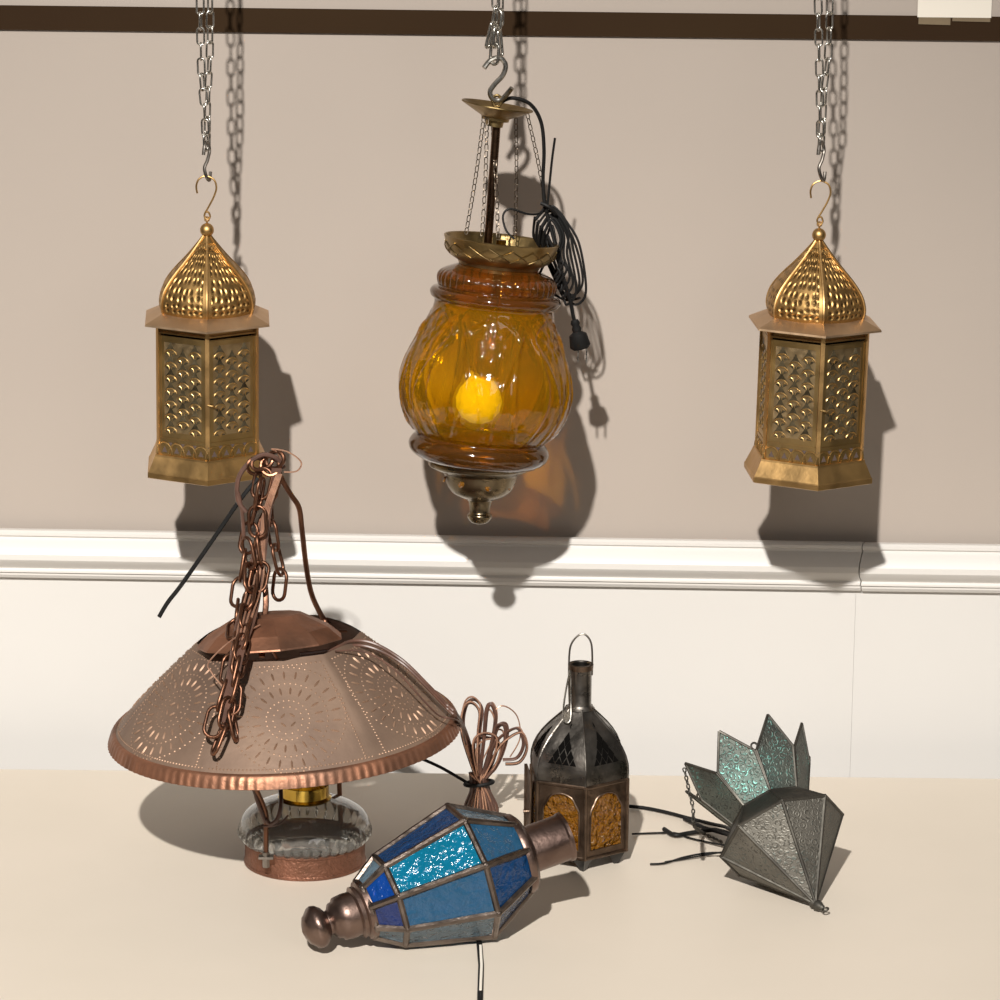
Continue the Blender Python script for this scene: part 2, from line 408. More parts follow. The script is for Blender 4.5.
# table
tb = root('display_table', 'long cream topped table under all the standing and lying lanterns', 'table', (0, -300, -740))
m = MB()
x0, x1, y0, y1 = -900, 900, -760, 76
m.box(((x0+x1)/2, (y0+y1)/2, -14), (x1-x0, y1-y0, 28)); m.build('table_top', M_table, tb, smooth=0, world=True)
for sx in (-820, 820):
    for sy in (-690, 10):
        m = MB(); m.tube([(sx, sy, -28), (sx, sy, -740)], 14, 16); m.build('leg', M_bar, tb, world=True)
# bar above the frame, on wall brackets
ZB = P(500, -140, 0).z
br = root('display_rail', 'dark metal hanging rail above the lanterns, on wall brackets', 'rail', (0, 0, ZB))
m = MB(); m.tube([(-1300, 0, ZB), (1300, 0, ZB)], 13.5, 20); m.build('rod', M_bar, br, world=True)
for sx in (-1100, 1100):
    m = MB(); m.tube([(sx, 0, ZB), (sx, WY+8, ZB)], 9, 12); m.box((sx, WY+6, ZB), (50, 8, 90)); m.build('bracket', M_bar, br, world=True)
# dark strip fixed along the wall
def strip_row(x, top): return (5.5+11.5*x/1000 if top else 29.5+11.5*x/1000)
m = MB(); a0 = P(0, strip_row(0, 1), WY+7); a1 = P(1000, strip_row(1000, 1), WY+7); b0_ = P(0, strip_row(0, 0), WY+7); b1_ = P(1000, strip_row(1000, 0), WY+7)
def ext(p, q, x): t = (x-p.x)/(q.x-p.x); return p.z+(q.z-p.z)*t
m.prism([(-1800, ext(b0_, b1_, -1800)), (1800, ext(b0_, b1_, 1800)), (1800, ext(a0, a1, 1800)), (-1800, ext(a0, a1, -1800))], -(WY+10), -(WY+6.5), Matrix.Rotation(PI/2, 4, 'X'))
struct(m.build('trim_5', M_strip, smooth=0))
# paper notice taped on wall
pp = root('paper_sheet', 'blank white paper taped high on the wall at right', 'paper', P(955, 18, WY-1))
a = P(918, 18, WY-1); b = P(992, 17, WY-1)
m = MB(); m.box(((a.x+b.x)/2, WY+5.6, a.z+60), (b.x-a.x, .8, 120)); m.build('sheet', M_paper, pp, smooth=0, world=True)
for (u0, u1, v) in ((919, 951, 25), (953, 991, 22)):
    c = P(u0, v, WY-1); d = P(u1, v, WY-1)
    m = MB(); m.prism([(c.x, c.z), (d.x, d.z-1), (d.x, a.z+1), (c.x, a.z+2)], 0, .5, Matrix.Translation((0, WY+5.9, 0)) @ Matrix.Rotation(PI/2, 4, 'X'))
    m.build('tape_strip', M_tape, pp, smooth=0, world=True)

# ------------------------------------------------------------------ steel chains and S hooks
LM = link_mesh(19, 9, 1.05, M_steel)
LM2 = link_mesh(24, 12, 1.7, M_steel)
def steel_chain(label, strands, base, drops=()):
    r = root('steel_chain', label, 'chain', base, group='silver chains holding the hanging lamps')
    for st, tw in strands:
        chain(spline(st, 4), 19, 1.05, LM, r, twist0=tw, jitter=.35)
    m = MB(); x = strands[0][0][0].x
    pts = [Vector((x+4, 15.5*math.cos(a), ZB+15.5*math.sin(a))) for a in [2*PI*k/24 for k in range(24)]]
    small_chain(m, pts+[pts[0]], 19, 9, 1.05); m.build('wrapped_links', M_steel, r, world=True)
    # loose tail links sticking off the rail
    m = MB(); small_chain(m, [Vector((x+12, -4, ZB+8)), Vector((x+26, 2, ZB-2)), Vector((x+34, 2, ZB-22))], 19, 9, 1.05)
    m.build('loose_links', M_steel, r, world=True)
    return r
steel_chain('silver chain holding the left gold lantern', [([P(199, -126, -2), P(201, 60, -1), P(204, 100, -2), P(206, 150, -1)], 0.2),
     ([P(210, -126, 2), P(210, 40, 3), P(208, 90, 3), P(207, 148, 2)], 1.0)], P(205, 150, 0))
steel_chain('silver chain holding the right gold lantern beside the paper', [([P(816, -126, -2), P(819, 50, -1), P(820, 100, -2), P(820, 152, -1)], 0.2),
     ([P(831, -126, 2), P(829, 40, 3), P(824, 90, 3), P(821, 150, 2)], 1.0)], P(820, 152, 0))
cc = steel_chain('silver chain holding the amber glass lamp', [([P(494, -126, -2), P(496, 22, -2)], 0.2), ([P(502, -126, 3), P(500, 25, 2)], 1.1)], P(496, 60, 0))
chain([P(498, 12, 0), P(496, 30, 0), P(494, 62, 0)], 24, 1.7, LM2, cc, twist0=.3)
for (q0, q1) in ((P(487, 48, -3), P(493, 22, -3)), (P(501, 55, 0), P(499, 32, 0))):
    chain([q0, q1], 24, 1.5, link_mesh(28, 8, 1.5, M_steel), cc, twist0=.9, jitter=0)
def s_hook(name, label, pts, r, mat):
    m = MB(); m.tube(spline(pts, 8), r, 10); o = m.build(name, mat); tag(o, label, 'hook', 'S hooks below the silver chains'); return o
def setorigin(o):  # move origin to lowest point of the mesh for hanging bits
    vs = o.data.vertices; z = min(v.co.z for v in vs); c = sum((v.co for v in vs), Vector())/len(vs); c.z = z
    for v in vs: v.co -= c
    o.location = c; return o
setorigin(s_hook('s_hook', 'big silver S hook above the amber glass lamp', [P(484, 68, -4), P(491, 60, 0), P(500, 58, 0), P(505.5, 65, 0), P(503, 75, 0), P(495, 84, 0), P(490, 92, 0), P(494, 100, 0), P(502, 99, 0), P(512, 88, -4)], 2.6, M_steel))
for x, lab in ((205.5, 'small dull S hook above the left gold lantern'), (820, 'small dull S hook above the right gold lantern')):
    dx = 1 if x < 500 else -1
    setorigin(s_hook('s_hook', lab, [P(x-2, 155, -6), P(x-1, 146, -4), P(x+2, 142, 2), P(x+4, 150, 4), P(x+2, 160, 0), P(x-1, 168, -3), P(x+1, 177, -3), P(x+4, 180, 0), P(x+5, 172, 5)], 1.7, M_steel_dark))

# ------------------------------------------------------------------ gold hexagonal lanterns
def hexframe(k, apo, rot, z):
    """matrix: local x along the face, local y up, local z outward; face k of hexagon whose vertex 0 sits at angle rot"""
    a = rot + (k+.5)*PI/3
    n = Vector((math.cos(a), math.sin(a), 0)); y = Vector((0, 0, 1)); x = y.cross(n)
    M = Matrix((x, y, n)).transposed().to_4x4(); M.translation = n*apo + Vector((0, 0, z)); return M
BZ = 247.0   # ball centre above the base underside
LS = .985
def make_gold_lantern(phi):
    g = root('hanging_lantern', '', 'lantern', (0, 0, 0), group='pair of gold hexagonal lanterns', s=LS)
    rot = -PI/2 + phi
    Z = lambda q: BZ+q
    # hook
    m = MB(); pts = [(-9.5, 0, Z(37)), (-10.5, 0, Z(44)), (-8, 0, Z(51)), (-1, 0, Z(54.5)), (7, 0, Z(51)), (9.5, 0, Z(43)), (7, 0, Z(34)), (2, 0, Z(24)), (-2.3, 0, Z(16)), (-1.5, 0, Z(12)), (1.5, 0, Z(11)), (3.2, 0, Z(14)), (1.5, 0, Z(18)), (-.8, 0, Z(18))]
    m.tube(spline(pts, 6), .95, 8)
    hk = m.build('hook', M_brass, g)
    m = MB(); m.ball((0, 0, Z(0)), 7, 24, 14); m.build('finial_ball', M_brass, g)
    m = MB(); m.tube([(0, 0, Z(6)), (0, 0, Z(9))], 1, 8); m.tube([(2.2*math.cos(a), 0, Z(11)+2.2*math.sin(a)) for a in [2*PI*k/14 for k in range(14)]], .8, 6, closed=True); m.build('ring', M_brass, g)
    # dome: six bulging gores with uv
    prof = [(3.5, -5), (6.5, -9), (11.5, -15), (18.5, -23), (26, -31), (35, -40), (43, -49), (49, -58), (52, -67), (52.5, -74), (50.5, -81), (47.5, -86)]
    prof = [(p.x, p.z) for p in spline([(r, 0, z) for r, z in prof], 3)]
    ns = 10; vs = []; uvs = []; fs = []
    for k in range(6):
        a0 = rot+k*PI/3; base = len(vs)
        for j, (r, z) in enumerate(prof):
            p0 = Vector((r*math.cos(a0), r*math.sin(a0), Z(z))); a1 = a0+PI/3
            p1 = Vector((r*math.cos(a1), r*math.sin(a1), Z(z)))
            am = a0+PI/6; nn = Vector((math.cos(am), math.sin(am), 0))
            for i in range(ns+1):
                t = i/ns; vs.append(p0.lerp(p1, t)+nn*(math.sin(PI*t)*r*.055)); uvs.append((t, 1-j/(len(prof)-1)))
        for j in range(len(prof)-1):
            for i in range(ns):
                q = base+j*(ns+1)+i; fs.append((q, q+ns+1, q+ns+2, q+1))
    m = MB(); m.add(vs, fs); m.build('dome', M_dome, g, smooth=30, uvs=uvs)
    m = MB()
    for k in range(6):
        a = rot+k*PI/3; m.tube([(r*math.cos(a)*1.0, r*math.sin(a), Z(z)) for r, z in prof], 1.3, 6)
    m.build('dome_ribs', M_brass, g)
    # eave
    m = MB(); m.lathe([(47, Z(-78)), (50, Z(-79.5)), (60, Z(-84)), (71, Z(-89)), (71.5, Z(-91)), (69, Z(-90.5)), (58, Z(-88)), (40, Z(-88))], 6, rot); m.build('eave', M_eave, g, smooth=0)
    # body
    RB = 57.5; apo = RB*math.cos(PI/6)
    m = MB()
    for k in range(6):
        a = rot+k*PI/3; c = Vector((math.cos(a), math.sin(a), 0))
        Mx = Matrix.Rotation(a, 4, 'Z'); m.box((RB-1.2, 0, Z(-157)), (3.2, 4.2, 138), Mx)
    for z0, z1 in ((-88, -98), (-97, -99)):
        for k in range(6):
            M = hexframe(k, apo-1.5, rot, 0)
            if z0 == -88: m.box((0, Z(-93), -1), (RB-2, 10, 1), M)
            else: m.box((0, Z(-98), .8), (RB-3, 1.6, 2), M)
    m.build('frame', M_brass, g, smooth=0)
    for k in range(6):
        M = hexframe(k, apo-1.2, rot, 0); W = RB-5; w2 = 21.5; zt, zb = Z(-101), Z(-205); it, ib = zt-6, zb+6
        m = MB(); h = .9
        m.box((-(W/2+w2)/2, (zt+zb)/2, 0), (W/2-w2, zt-zb, h), M); m.box(((W/2+w2)/2, (zt+zb)/2, 0), (W/2-w2, zt-zb, h), M)
        m.box((0, (zt+it)/2, 0), (2*w2, zt-it, h), M); m.box((0, (zb+ib)/2, 0), (2*w2, ib-zb, h), M)
        for sx in (-1, 1): m.box((sx*(W/2-.8), (zt+zb)/2, .9), (1.4, zt-zb, 1.2), M)
        # mushroom shaped lattice: three columns, staggered rows
        cw = 14.0; rh = 13.2
        for c in range(-1, 2):
            for rr in range(0, 8):
                yc = it-8-rr*rh-(rh/2 if c == 0 else 0); xc_ = c*cw
                if yc-5.5 < ib-1: continue
                cap = [(xc_+7.1*math.sin(t), yc-5.4+5.8*math.cos(t)) for t in [(-1.35+2.7*i/8) for i in range(9)]]
                m.tube([M @ Vector((x_, y_, .6)) for x_, y_ in cap], [.4]+[.75]*7+[.4], 6)
                m.prism([(xc_+x_, yc+y_) for x_, y_ in [(-6.2, -1.2), (-3.0, 1.1), (0, 1.7), (3.0, 1.1), (6.2, -1.2), (2.9, 3.2), (0, 9.0), (-2.9, 3.2)]], .1, .35, M, 1)
                for sx in (-1, 1):
                    m.tube([M @ Vector(v) for v in [(xc_+sx*3.8, yc-2.4, .5), (xc_+sx*1.8, yc-3.8, .5), (xc_+sx*1.1, yc-6.4, .5)]], .4, 5)
                    q = [(xc_+sx*6.2, yc-4.2), (xc_+sx*2.4, yc-3.6), (xc_+sx*1.0, yc-7.2), (xc_+sx*3.2, yc-6.2)]
                    m.prism(q if sx < 0 else q[::-1], .1, .3, M, 1)
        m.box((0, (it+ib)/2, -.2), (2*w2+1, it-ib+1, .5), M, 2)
        pn = m.build('window_lattice', [M_brass_dark, M_opening, M_lattice], g, smooth=30)
        m = MB(); m.box((0, (it+ib)/2, -1.6), (2*w2+4, it-ib+4, .8), M); m.build('glass_pane', M_pane, pn, smooth=0)
        if k == 0:
            m = MB(); m.tube([M @ Vector(v) for v in [(-W/2-3, Z(-166), 2.5), (-W/2+1, Z(-167), 4.5), (-W/2+5, Z(-168.5), 2.5)]], 1.1, 8); m.build('latch', M_brass_dark, pn)
    # lower band with crossing arcs
    m = MB()
    for k in range(6):
        M = hexframe(k, apo+.2, rot, 0); m.box((0, Z(-215), -1), (RB, 19, 1.4), M)
        for i in range(4):
            xc_ = -21+i*14
            m.tube([M @ Vector((xc_+9*math.cos(t), Z(-222)+12*math.sin(t), .2)) for t in [PI*j/9 for j in range(10)]], .8, 5)
            m.prism([(xc_-3, Z(-220)), (xc_+3, Z(-220)), (xc_, Z(-214))], -.3, -.1, M, 1)
            m.prism([(xc_+4.6, Z(-209.5)), (xc_+9.4, Z(-209.5)), (xc_+7, Z(-213))], -.3, -.1, M, 1)
    m.build('pierced_band', [M_brass_dark, M_gap], g, smooth=30)
    m = MB(); m.lathe([(57, Z(-222)), (60.5, Z(-223)), (61, Z(-225)), (68.5, Z(-240)), (69.5, Z(-241)), (69.5, Z(-246)), (67, Z(-247)), (40, Z(-245))], 6, rot, capt=True); m.build('base', M_brass, g, smooth=0)
    m = MB(); m.lathe([(56, Z(-200)), (57, Z(-221))], 6, rot, capt=True, capb=True); m.build('candle_tray', M_brass_dark, g, smooth=0)
    return g
gl = make_gold_lantern(math.radians(4))
def place(g, ball, rx, ry, rz, label):
    Rm = Matrix.Rotation(ry, 3, 'Y') @ Matrix.Rotation(rx, 3, 'X') @ Matrix.Rotation(rz, 3, 'Z')
    g.rotation_euler = Rm.to_euler(); g.location = (ball - Rm @ Vector((0, 0, BZ*LS)))*.001; g['label'] = label
gr = copy_tree(gl)
place(gl, P(207, 230, 0), 0, math.radians(.3), 0, 'gold hexagonal lantern hanging on the left, above the copper lamp')
place(gr, P(819, 235, 0), math.radians(-1), math.radians(1.1), math.radians(.5), 'gold hexagonal lantern hanging on the right, above the grey star lantern')

# ------------------------------------------------------------------ amber hanging lamp
TL = math.radians(5.7)
ctop = P(501.5, 240, 0)
Ra = Matrix.Rotation(TL, 3, 'Y') @ Matrix.Rotation(math.radians(-5), 3, 'X')
al = root('amber_glass_lamp', 'hanging amber glass lamp with brass fittings and black cord, in the middle', 'lamp', ctop - Ra @ Vector((0, 0, 300)), Ra)
T0 = 300.0
m = MB(); m.lathe([(r_, T0+z_*.85) for r_, z_ in [(56, 1), (57, 0), (55.5, -5), (54, -14), (49, -22), (41, -27), (39.5, -31), (36, -31), (36, -26), (46, -21), (51, -13), (53, -2), (54.5, .5), (56, 1)]], 64)
for k in range(16):
    a0 = 2*PI*k/16
    for sg in (-1, 1):
        pts = []
        for i in range(7):
            t = i/6; a = a0+sg*(t-.5)*.42; r = 55.3-(t*9.5)**1.0*.55 if True else 0; z = T0-5-t*12
            rr = 55.9 - (max(0, (T0-12-z))*.72) - (T0-4-z)*.14
            pts.append((rr*math.cos(a), rr*math.sin(a), z))
        m.tube(pts, .5, 5)
m.build('brass_cup', M_antique, al)
# glass shell with embossed petals
gp = [(38, -26), (46, -29.5), (55, -34), (58.5, -40), (58, -48), (57.5, -51), (62.5, -53), (65, -57), (63.5, -62), (60.5, -64.5), (59.5, -68), (60, -72), (61.5, -80), (65, -91), (70.5, -103), (76.5, -115), (82, -129), (85.5, -143), (86.3, -155), (84.5, -168), (80, -182), (73, -194), (67, -202), (64.5, -206), (67.5, -210), (70, -216), (68.5, -223), (62, -229), (52, -233)]
gp = [(p.x, -29+(p.z+29)*.955) for p in spline([(r, 0, z) for r, z in gp], 5)]
NREP = 6; PH = -PI/2 + math.radians(2)
def gauss(x, w): return math.exp(-(x/w)**2)
def emboss(r, z, a, j):
    z = z-T0
    if -50.5 < z < -32.5:
        env = max(0, math.sin(PI*(z+50.5)/18)); return r+2.2*env*abs(math.sin(a*20))-1.1*env
    if z > -70 or z < -196: return r
    d = (a-PH+PI/NREP) % (2*PI/NREP) - PI/NREP      # angle from flower centre
    x = d*r; t = (-z-70)/126
    h = 0
    w = 5+22*(max(0, 1-abs(t-.17)/.62))**1.3 if t > .17 else 5+22*math.sin(PI/2*max(0, t)/.17)
    h += 2.3*gauss(abs(x)-w, 1.8)
    dz = -z-94; rr = math.hypot(x, dz); th = math.atan2(dz, x)
    if rr < 18: h += 2.4*gauss(rr, 3.0) + 2.0*max(0, math.cos(th*8))*gauss(rr-11, 5)
    if t > .38: h += .9*gauss(x, 2.2)*abs(math.sin(z*.45))
    d2 = PI/NREP-abs(d); x2 = d2*r                    # upright tear between
    if t > .12:
        w2 = 26*math.sin(PI*min(1, (t-.08)/.95))**.8
        h += 1.8*gauss(abs(x2)-w2*.75, 1.7)
    rr2 = math.hypot(x2, (-z-184)*1.2); h += .9*gauss(rr2-9, 1.8)
    return r+h
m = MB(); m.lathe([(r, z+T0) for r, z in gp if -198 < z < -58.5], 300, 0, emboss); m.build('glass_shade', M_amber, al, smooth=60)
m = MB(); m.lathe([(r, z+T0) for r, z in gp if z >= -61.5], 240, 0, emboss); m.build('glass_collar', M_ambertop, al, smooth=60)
m = MB(); m.lathe([(r, z+T0) for r, z in gp if z <= -192], 120); m.build('glass_foot', M_ambertop, al, smooth=60)
# bottom metalwork hangs plumb-ish
m = MB()
bp = [(48, -229), (53, -231.5), (54, -235), (52, -238), (42, -243), (38, -245), (37, -249), (34, -259), (28, -267), (19, -272), (13.5, -274), (11.5, -278), (10.5, -284), (10.5, -289), (12.5, -291), (12, -295), (8, -300), (0.5, -302)]
Mt = Matrix.Translation((4, 0, 0)) @ Matrix.Rotation(-math.radians(2.5), 4, 'Y')
bp2 = [(p.x*.97, -219+(p.z+229)*.90+T0) for p in spline([(r, 0, z) for r, z in bp], 3)]
m.lathe(bp2, 56, M=Matrix.Translation((4.5, 0, T0-229)) @ Matrix.Rotation(-math.radians(4.5), 4, 'Y') @ Matrix.Translation((0, 0, -(T0-229))))
fin = m.build('bottom_finial', M_antiquedark, al)
for k in range(8):
    m = MB(); a = 2*PI*(k+.5)/8 - .1
    Mk = Matrix.Translation((2.8, 0, 12)) @ Matrix.Rotation(a, 4, 'Z') @ Matrix.Translation((36.4, 0, T0-253)) @ Matrix.Rotation(math.radians(-20), 4, 'Y')
    m.ball((-1.5, 0, 0), 3.2, 12, 8, (.25, 1, 1.15), M=Mk)
    m.build('vent_hole', M_amberpane, fin)
# inner stem, socket and bulb
m = MB(); m.tube([(0, 0, T0-118), (0, 0, T0+0)], 5, 12); m.lathe([(0.5, T0-98), (14, T0-100), (15, T0-104), (15, T0-135), (12, T0-138)], 24, capt=True); m.build('socket', M_brightbrass, al)
m = MB(); m.lathe([(11, T0-132), (11, T0-137), (15, T0-143), (20, T0-150), (23, T0-160), (21.5, T0-170), (15, T0-179), (7, T0-183), (.5, T0-184)], 32, M=Matrix.Translation((-5, 0, 0))); m.build('bulb', M_bulb, al)
# pole and canopy (canopy tilts the other way)
pt = P(497, 118, 0); pb = P(488, 243, 0)
m = MB(); m.tube([pt, pb], 4.2, 14); m.build('pole', M_pole, al, world=True)
Rc = Matrix.Rotation(math.radians(9), 4, 'Y') @ Matrix.Rotation(math.radians(-4), 4, 'X')
cpos = P(497, 108, 0)
m = MB(); m.lathe([(35, 3), (35.5, 2), (34, 1), (22, -5), (14, -9), (13.5, -12), (9, -13), (8.5, -18), (3, -18), (3, -8), (12, -8), (20, -4), (33, 2), (35, 3)], 48, M=Matrix.Translation(cpos) @ Rc)
cn = m.build('canopy', M_antique, al, world=True)
m = MB(); c = P(497, 101, 0); m.tube([c+Vector((4*math.cos(a), 0, 5.5*math.sin(a))) for a in [2*PI*k/18 for k in range(18)]], 1.6, 8, closed=True)
m.tube([c+Vector((0, 0, -5)), c+Vector((0, 0, -12))], 3.5, 12); m.build('loop', M_antique, cn, world=True)
for (u0, v0, y0_, u1, v1, y1_) in ((484, 116, -14, 466, 234, -28), (487, 118, -20, 482, 236, -45), (492, 120, 18, 498, 238, -45), (516, 118, 20, 515, 238, 30), (527, 113, 5, 546, 205, 25)):
    m = MB(); small_chain(m, spline([P(u0, v0, y0_), P((u0+u1)/2+1, (v0+v1)/2, (y0_+y1_)/2), P(u1, v1, y1_)], 6), 7.5, 4, .5, alt=.5)
    m.build('side_chain', M_finechain, al, world=True)
# black cord
m = MB()
def cord(m, pp, r=1.5, **k): m.tube(spline([P(*q) for q in pp], 7), r, 8, **k)
cord(m, [(500, 103, 4), (512, 98, 6), (530, 104, 10), (541, 122, 14), (544, 150, 16), (543, 180, 18), (545, 205, 18), (552, 232, 16), (560, 262, 10)], 1.9)
cord(m, [(545, 205, 18), (540, 213, 14), (528, 214, 4), (510, 209, 0), (503, 216, -2), (506, 230, -6), (514, 239, -12)], 1.1)
random.seed(3)
for i in range(9):
    f = i/8; dx = random.uniform(-3, 3); dy = random.uniform(-5, 5)
    top = 209+14*(1-f); rx = 560+26*f; by = 275+34*random.random()
    loop = [(546-10*f+dx, top+10, 20), (553+dx, top-3, 24), (562+8*f+dx, top+16, 20), (rx-6, top+38, 16), (rx, by-14, 12), (rx-9, by, 14), (561+6*f+dx, by-8, 18), (555+dx*2, by-34, 24), (545+dx*2+6*(1-f), by-52, 28), (535+9*(1-f)+dx, top+26, 26), (546-10*f+dx, top+8, 20)]
    cord(m, [(a_, b_, c_+i*1.6-8) for a_, b_, c_ in loop], 1.25)
cord(m, [(548, 238, 8), (556, 255, 8), (564, 280, 10), (570, 300, 12), (573, 315, 12), (575, 324, 12)], 1.9)
cord(m, [(551, 255, 30), (540, 275, 34), (552, 292, 34), (566, 300, 28), (580, 298, 20)], 1.3)
cd = m.build('power_cord', M_black, al, world=True)
m = MB(); a_ = P(574.5, 320, 12); b_ = P(581, 349, 12); d_ = (b_-a_).normalized()
m.tube([a_, a_.lerp(b_, .12), a_.lerp(b_, .2), a_.lerp(b_, .3), a_.lerp(b_, .4), a_.lerp(b_, .5), a_.lerp(b_, .9), b_], [3.2, 4.4, 3.2, 4.4, 3.8, 8, 9.5, 7], 12, flat=(.7, 1.1), n0=(0, 1, 0)); m.build('plug', M_black, cd, world=True)
m = MB()
for s_ in (-1, 1):
    q = b_+Vector((s_*4.2, 0, 0)); m.box(q+d_*6, (1.4, 4, 15))
m.build('prongs', M_steel, cd, smooth=0, world=True)
m = MB(); cord(m, [(547, 212, 14), (549, 190, 14), (552, 160, 13), (555, 138, 12)], 1.2); cord(m, [(541, 203, 12), (549, 207, 10), (556, 214, 14)], 2); m.build('cable_tie', M_black, cd, world=True)

# ------------------------------------------------------------------ copper lamp
cb = PZ(305, 861, 0); CX, CY = cb.x, cb.y
cl = root('copper_lamp', 'pierced copper lamp with wide shade, clear glass font and bundled chain', 'lamp', cb)
KS = 1/mag(cb)
m = MB(); m.lathe([(r_*KS, z_*KS) for r_, z_ in [(60, 0), (61, 1), (61, 3), (60, 4), (60, 21), (61, 22), (61, 24), (59.5, 25), (58, 24), (58, 1)]], 80); m.build('base_ring', M_copper_band, cl)
m = MB()
fp = [(30, 2), (52, 10), (57, 20), (62, 27), (65, 35), (64.5, 42), (60, 50), (50, 57), (38, 62), (28, 65), (25, 66), (24, 69)]
fp = [(p.x*KS, p.z*KS) for p in spline([(r, 0, z) for r, z in fp], 4)]
def scal(r, z, a, j):
    e = gauss(z-29, 7); return r + 4.0*e*abs(math.sin(a*20)) - .8*e
m.lathe(fp, 240, 0, scal, capb=True); m.build('glass_font', M_clear, cl, smooth=60)
m = MB(); m.lathe([(25, 64), (26, 66), (23.5, 68), (23.5, 79), (24.5, 80), (22, 82), (19, 84), (19, 87), (25, 89), (30, 92), (30, 95), (16, 99), (8, 112), (7, 118)], 48, capt=True); m.build('burner', M_brightbrass, cl)
# shade
SC = PZ(284, 722, 146); SC_l = SC-cb
Rs = Matrix.Rotation(math.radians(-3.2), 4, 'Y')
MS = Matrix.Translation(SC_l) @ Rs
RIM, TOPR, SH = 162.0, 76.0, 85.0
HR = -PI/2+math.radians(6)+PI/6       # polygon vertex angle: panel centre faces front
def polyf(a):
    d = (a-HR) % (PI/3) - PI/6; return math.cos(PI/6)/math.cos(d)
def shade_pt(a, t, off=0.0):
    """t 0 rim .. 1 top"""
    r = RIM+(TOPR-RIM)*t; r += 3.5*math.sin(PI*t)
    b = min(1, t*1.3)**1.0*.5
    r *= (1-b)+b*(polyf(a)*1.06)
    z = SH*t
    n = Vector((math.cos(a)*.69, math.sin(a)*.69, .72))
    return Vector((r*math.cos(a), r*math.sin(a), z))+n*off
m = MB(); NA, NT = 180, 16
vs = []; fs = []
for j in range(NT+1):
    for k in range(NA): vs.append(shade_pt(2*PI*k/NA, j/NT))
for j in range(NT):
    for k in range(NA):
        l = (k+1) % NA; fs.append((j*NA+k, j*NA+l, (j+1)*NA+l, (j+1)*NA+k))
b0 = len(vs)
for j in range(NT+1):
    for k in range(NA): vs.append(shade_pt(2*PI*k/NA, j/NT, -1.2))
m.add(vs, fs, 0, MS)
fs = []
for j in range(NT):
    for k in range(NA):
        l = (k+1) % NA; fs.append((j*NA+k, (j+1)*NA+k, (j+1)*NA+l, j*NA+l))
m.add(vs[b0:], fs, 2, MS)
SL = math.hypot(RIM-TOPR, SH)
def on_panel(ac, u, v, off=.1):
    t = (SL*.47+v)/SL; r = RIM+(TOPR-RIM)*t+2
    return shade_pt(ac+u/r, t, off)
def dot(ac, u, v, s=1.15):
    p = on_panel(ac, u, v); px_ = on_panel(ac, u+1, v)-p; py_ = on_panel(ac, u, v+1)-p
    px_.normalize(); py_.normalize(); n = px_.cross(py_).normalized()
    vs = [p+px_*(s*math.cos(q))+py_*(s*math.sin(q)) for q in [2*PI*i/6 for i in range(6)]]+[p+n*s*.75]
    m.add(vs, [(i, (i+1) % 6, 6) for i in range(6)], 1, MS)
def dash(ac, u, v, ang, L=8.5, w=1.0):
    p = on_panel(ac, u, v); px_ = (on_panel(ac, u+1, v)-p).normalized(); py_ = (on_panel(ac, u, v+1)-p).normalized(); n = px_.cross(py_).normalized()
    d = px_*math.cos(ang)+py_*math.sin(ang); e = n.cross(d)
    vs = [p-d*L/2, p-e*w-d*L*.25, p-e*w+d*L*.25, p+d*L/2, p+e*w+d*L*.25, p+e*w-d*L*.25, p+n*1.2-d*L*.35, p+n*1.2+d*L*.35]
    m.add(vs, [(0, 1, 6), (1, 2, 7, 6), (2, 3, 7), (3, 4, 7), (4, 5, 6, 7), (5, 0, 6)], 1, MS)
for k in range(6):
    ac = HR+PI/6+k*PI/3
    def ringd(r, n):
        for i in range(n): dot(ac, r*math.cos(2*PI*i/n), r*math.sin(2*PI*i/n))
    def ringdash(r, n, L):
        for i in range(n):
            q = 2*PI*(i+.5)/n; dash(ac, r*math.cos(q), r*math.sin(q), q, L)
    ringd(55, 64); ringdash(46.5, 26, 9.5); ringd(38, 44); ringdash(30, 20, 9); ringd(20.5, 26); ringd(14, 14)
    for i in range(4):
        q = PI/4+i*PI/2; dash(ac, 6.5*math.cos(q), 6.5*math.sin(q), q+PI/2, 7)
    for sg in (-1, 1):
        for i in range(30):
            v = -SL*.40+i*(SL*.86/30); r = RIM+(TOPR-RIM)*(SL*.47+v)/SL; dot(ac, sg*(r*.46), v)
    for i in range(17):
        u = (i-8)*4.6; dot(ac, u, SL*.47)
    for i in range(44):
        u = (i-21.5)*3.7; dot(ac, u, -SL*.42)
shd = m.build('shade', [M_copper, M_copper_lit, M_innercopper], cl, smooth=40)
# crimped rim
m = MB(); NR = 720
rp = [(RIM-1, 1.5, 0), (RIM+1.5, 1.5, .1), (RIM+3.5, -.5, .4), (RIM+5, -4, .9), (RIM+6.5, -8, 1), (RIM+7.5, -11, 1), (RIM+6.5, -11.7, .8), (RIM+4, -7, .6), (RIM-1, 0, 0)]
def crimp(r, z, a, j): return r + rp[j][2]*.38*math.sin(a*120)*(1+.3*math.sin(a*17))
m.lathe([(r, z) for r, z, c in rp], NR, 0, crimp, M=MS); m.build('crimped_rim', M_copper_rim, shd, smooth=50)
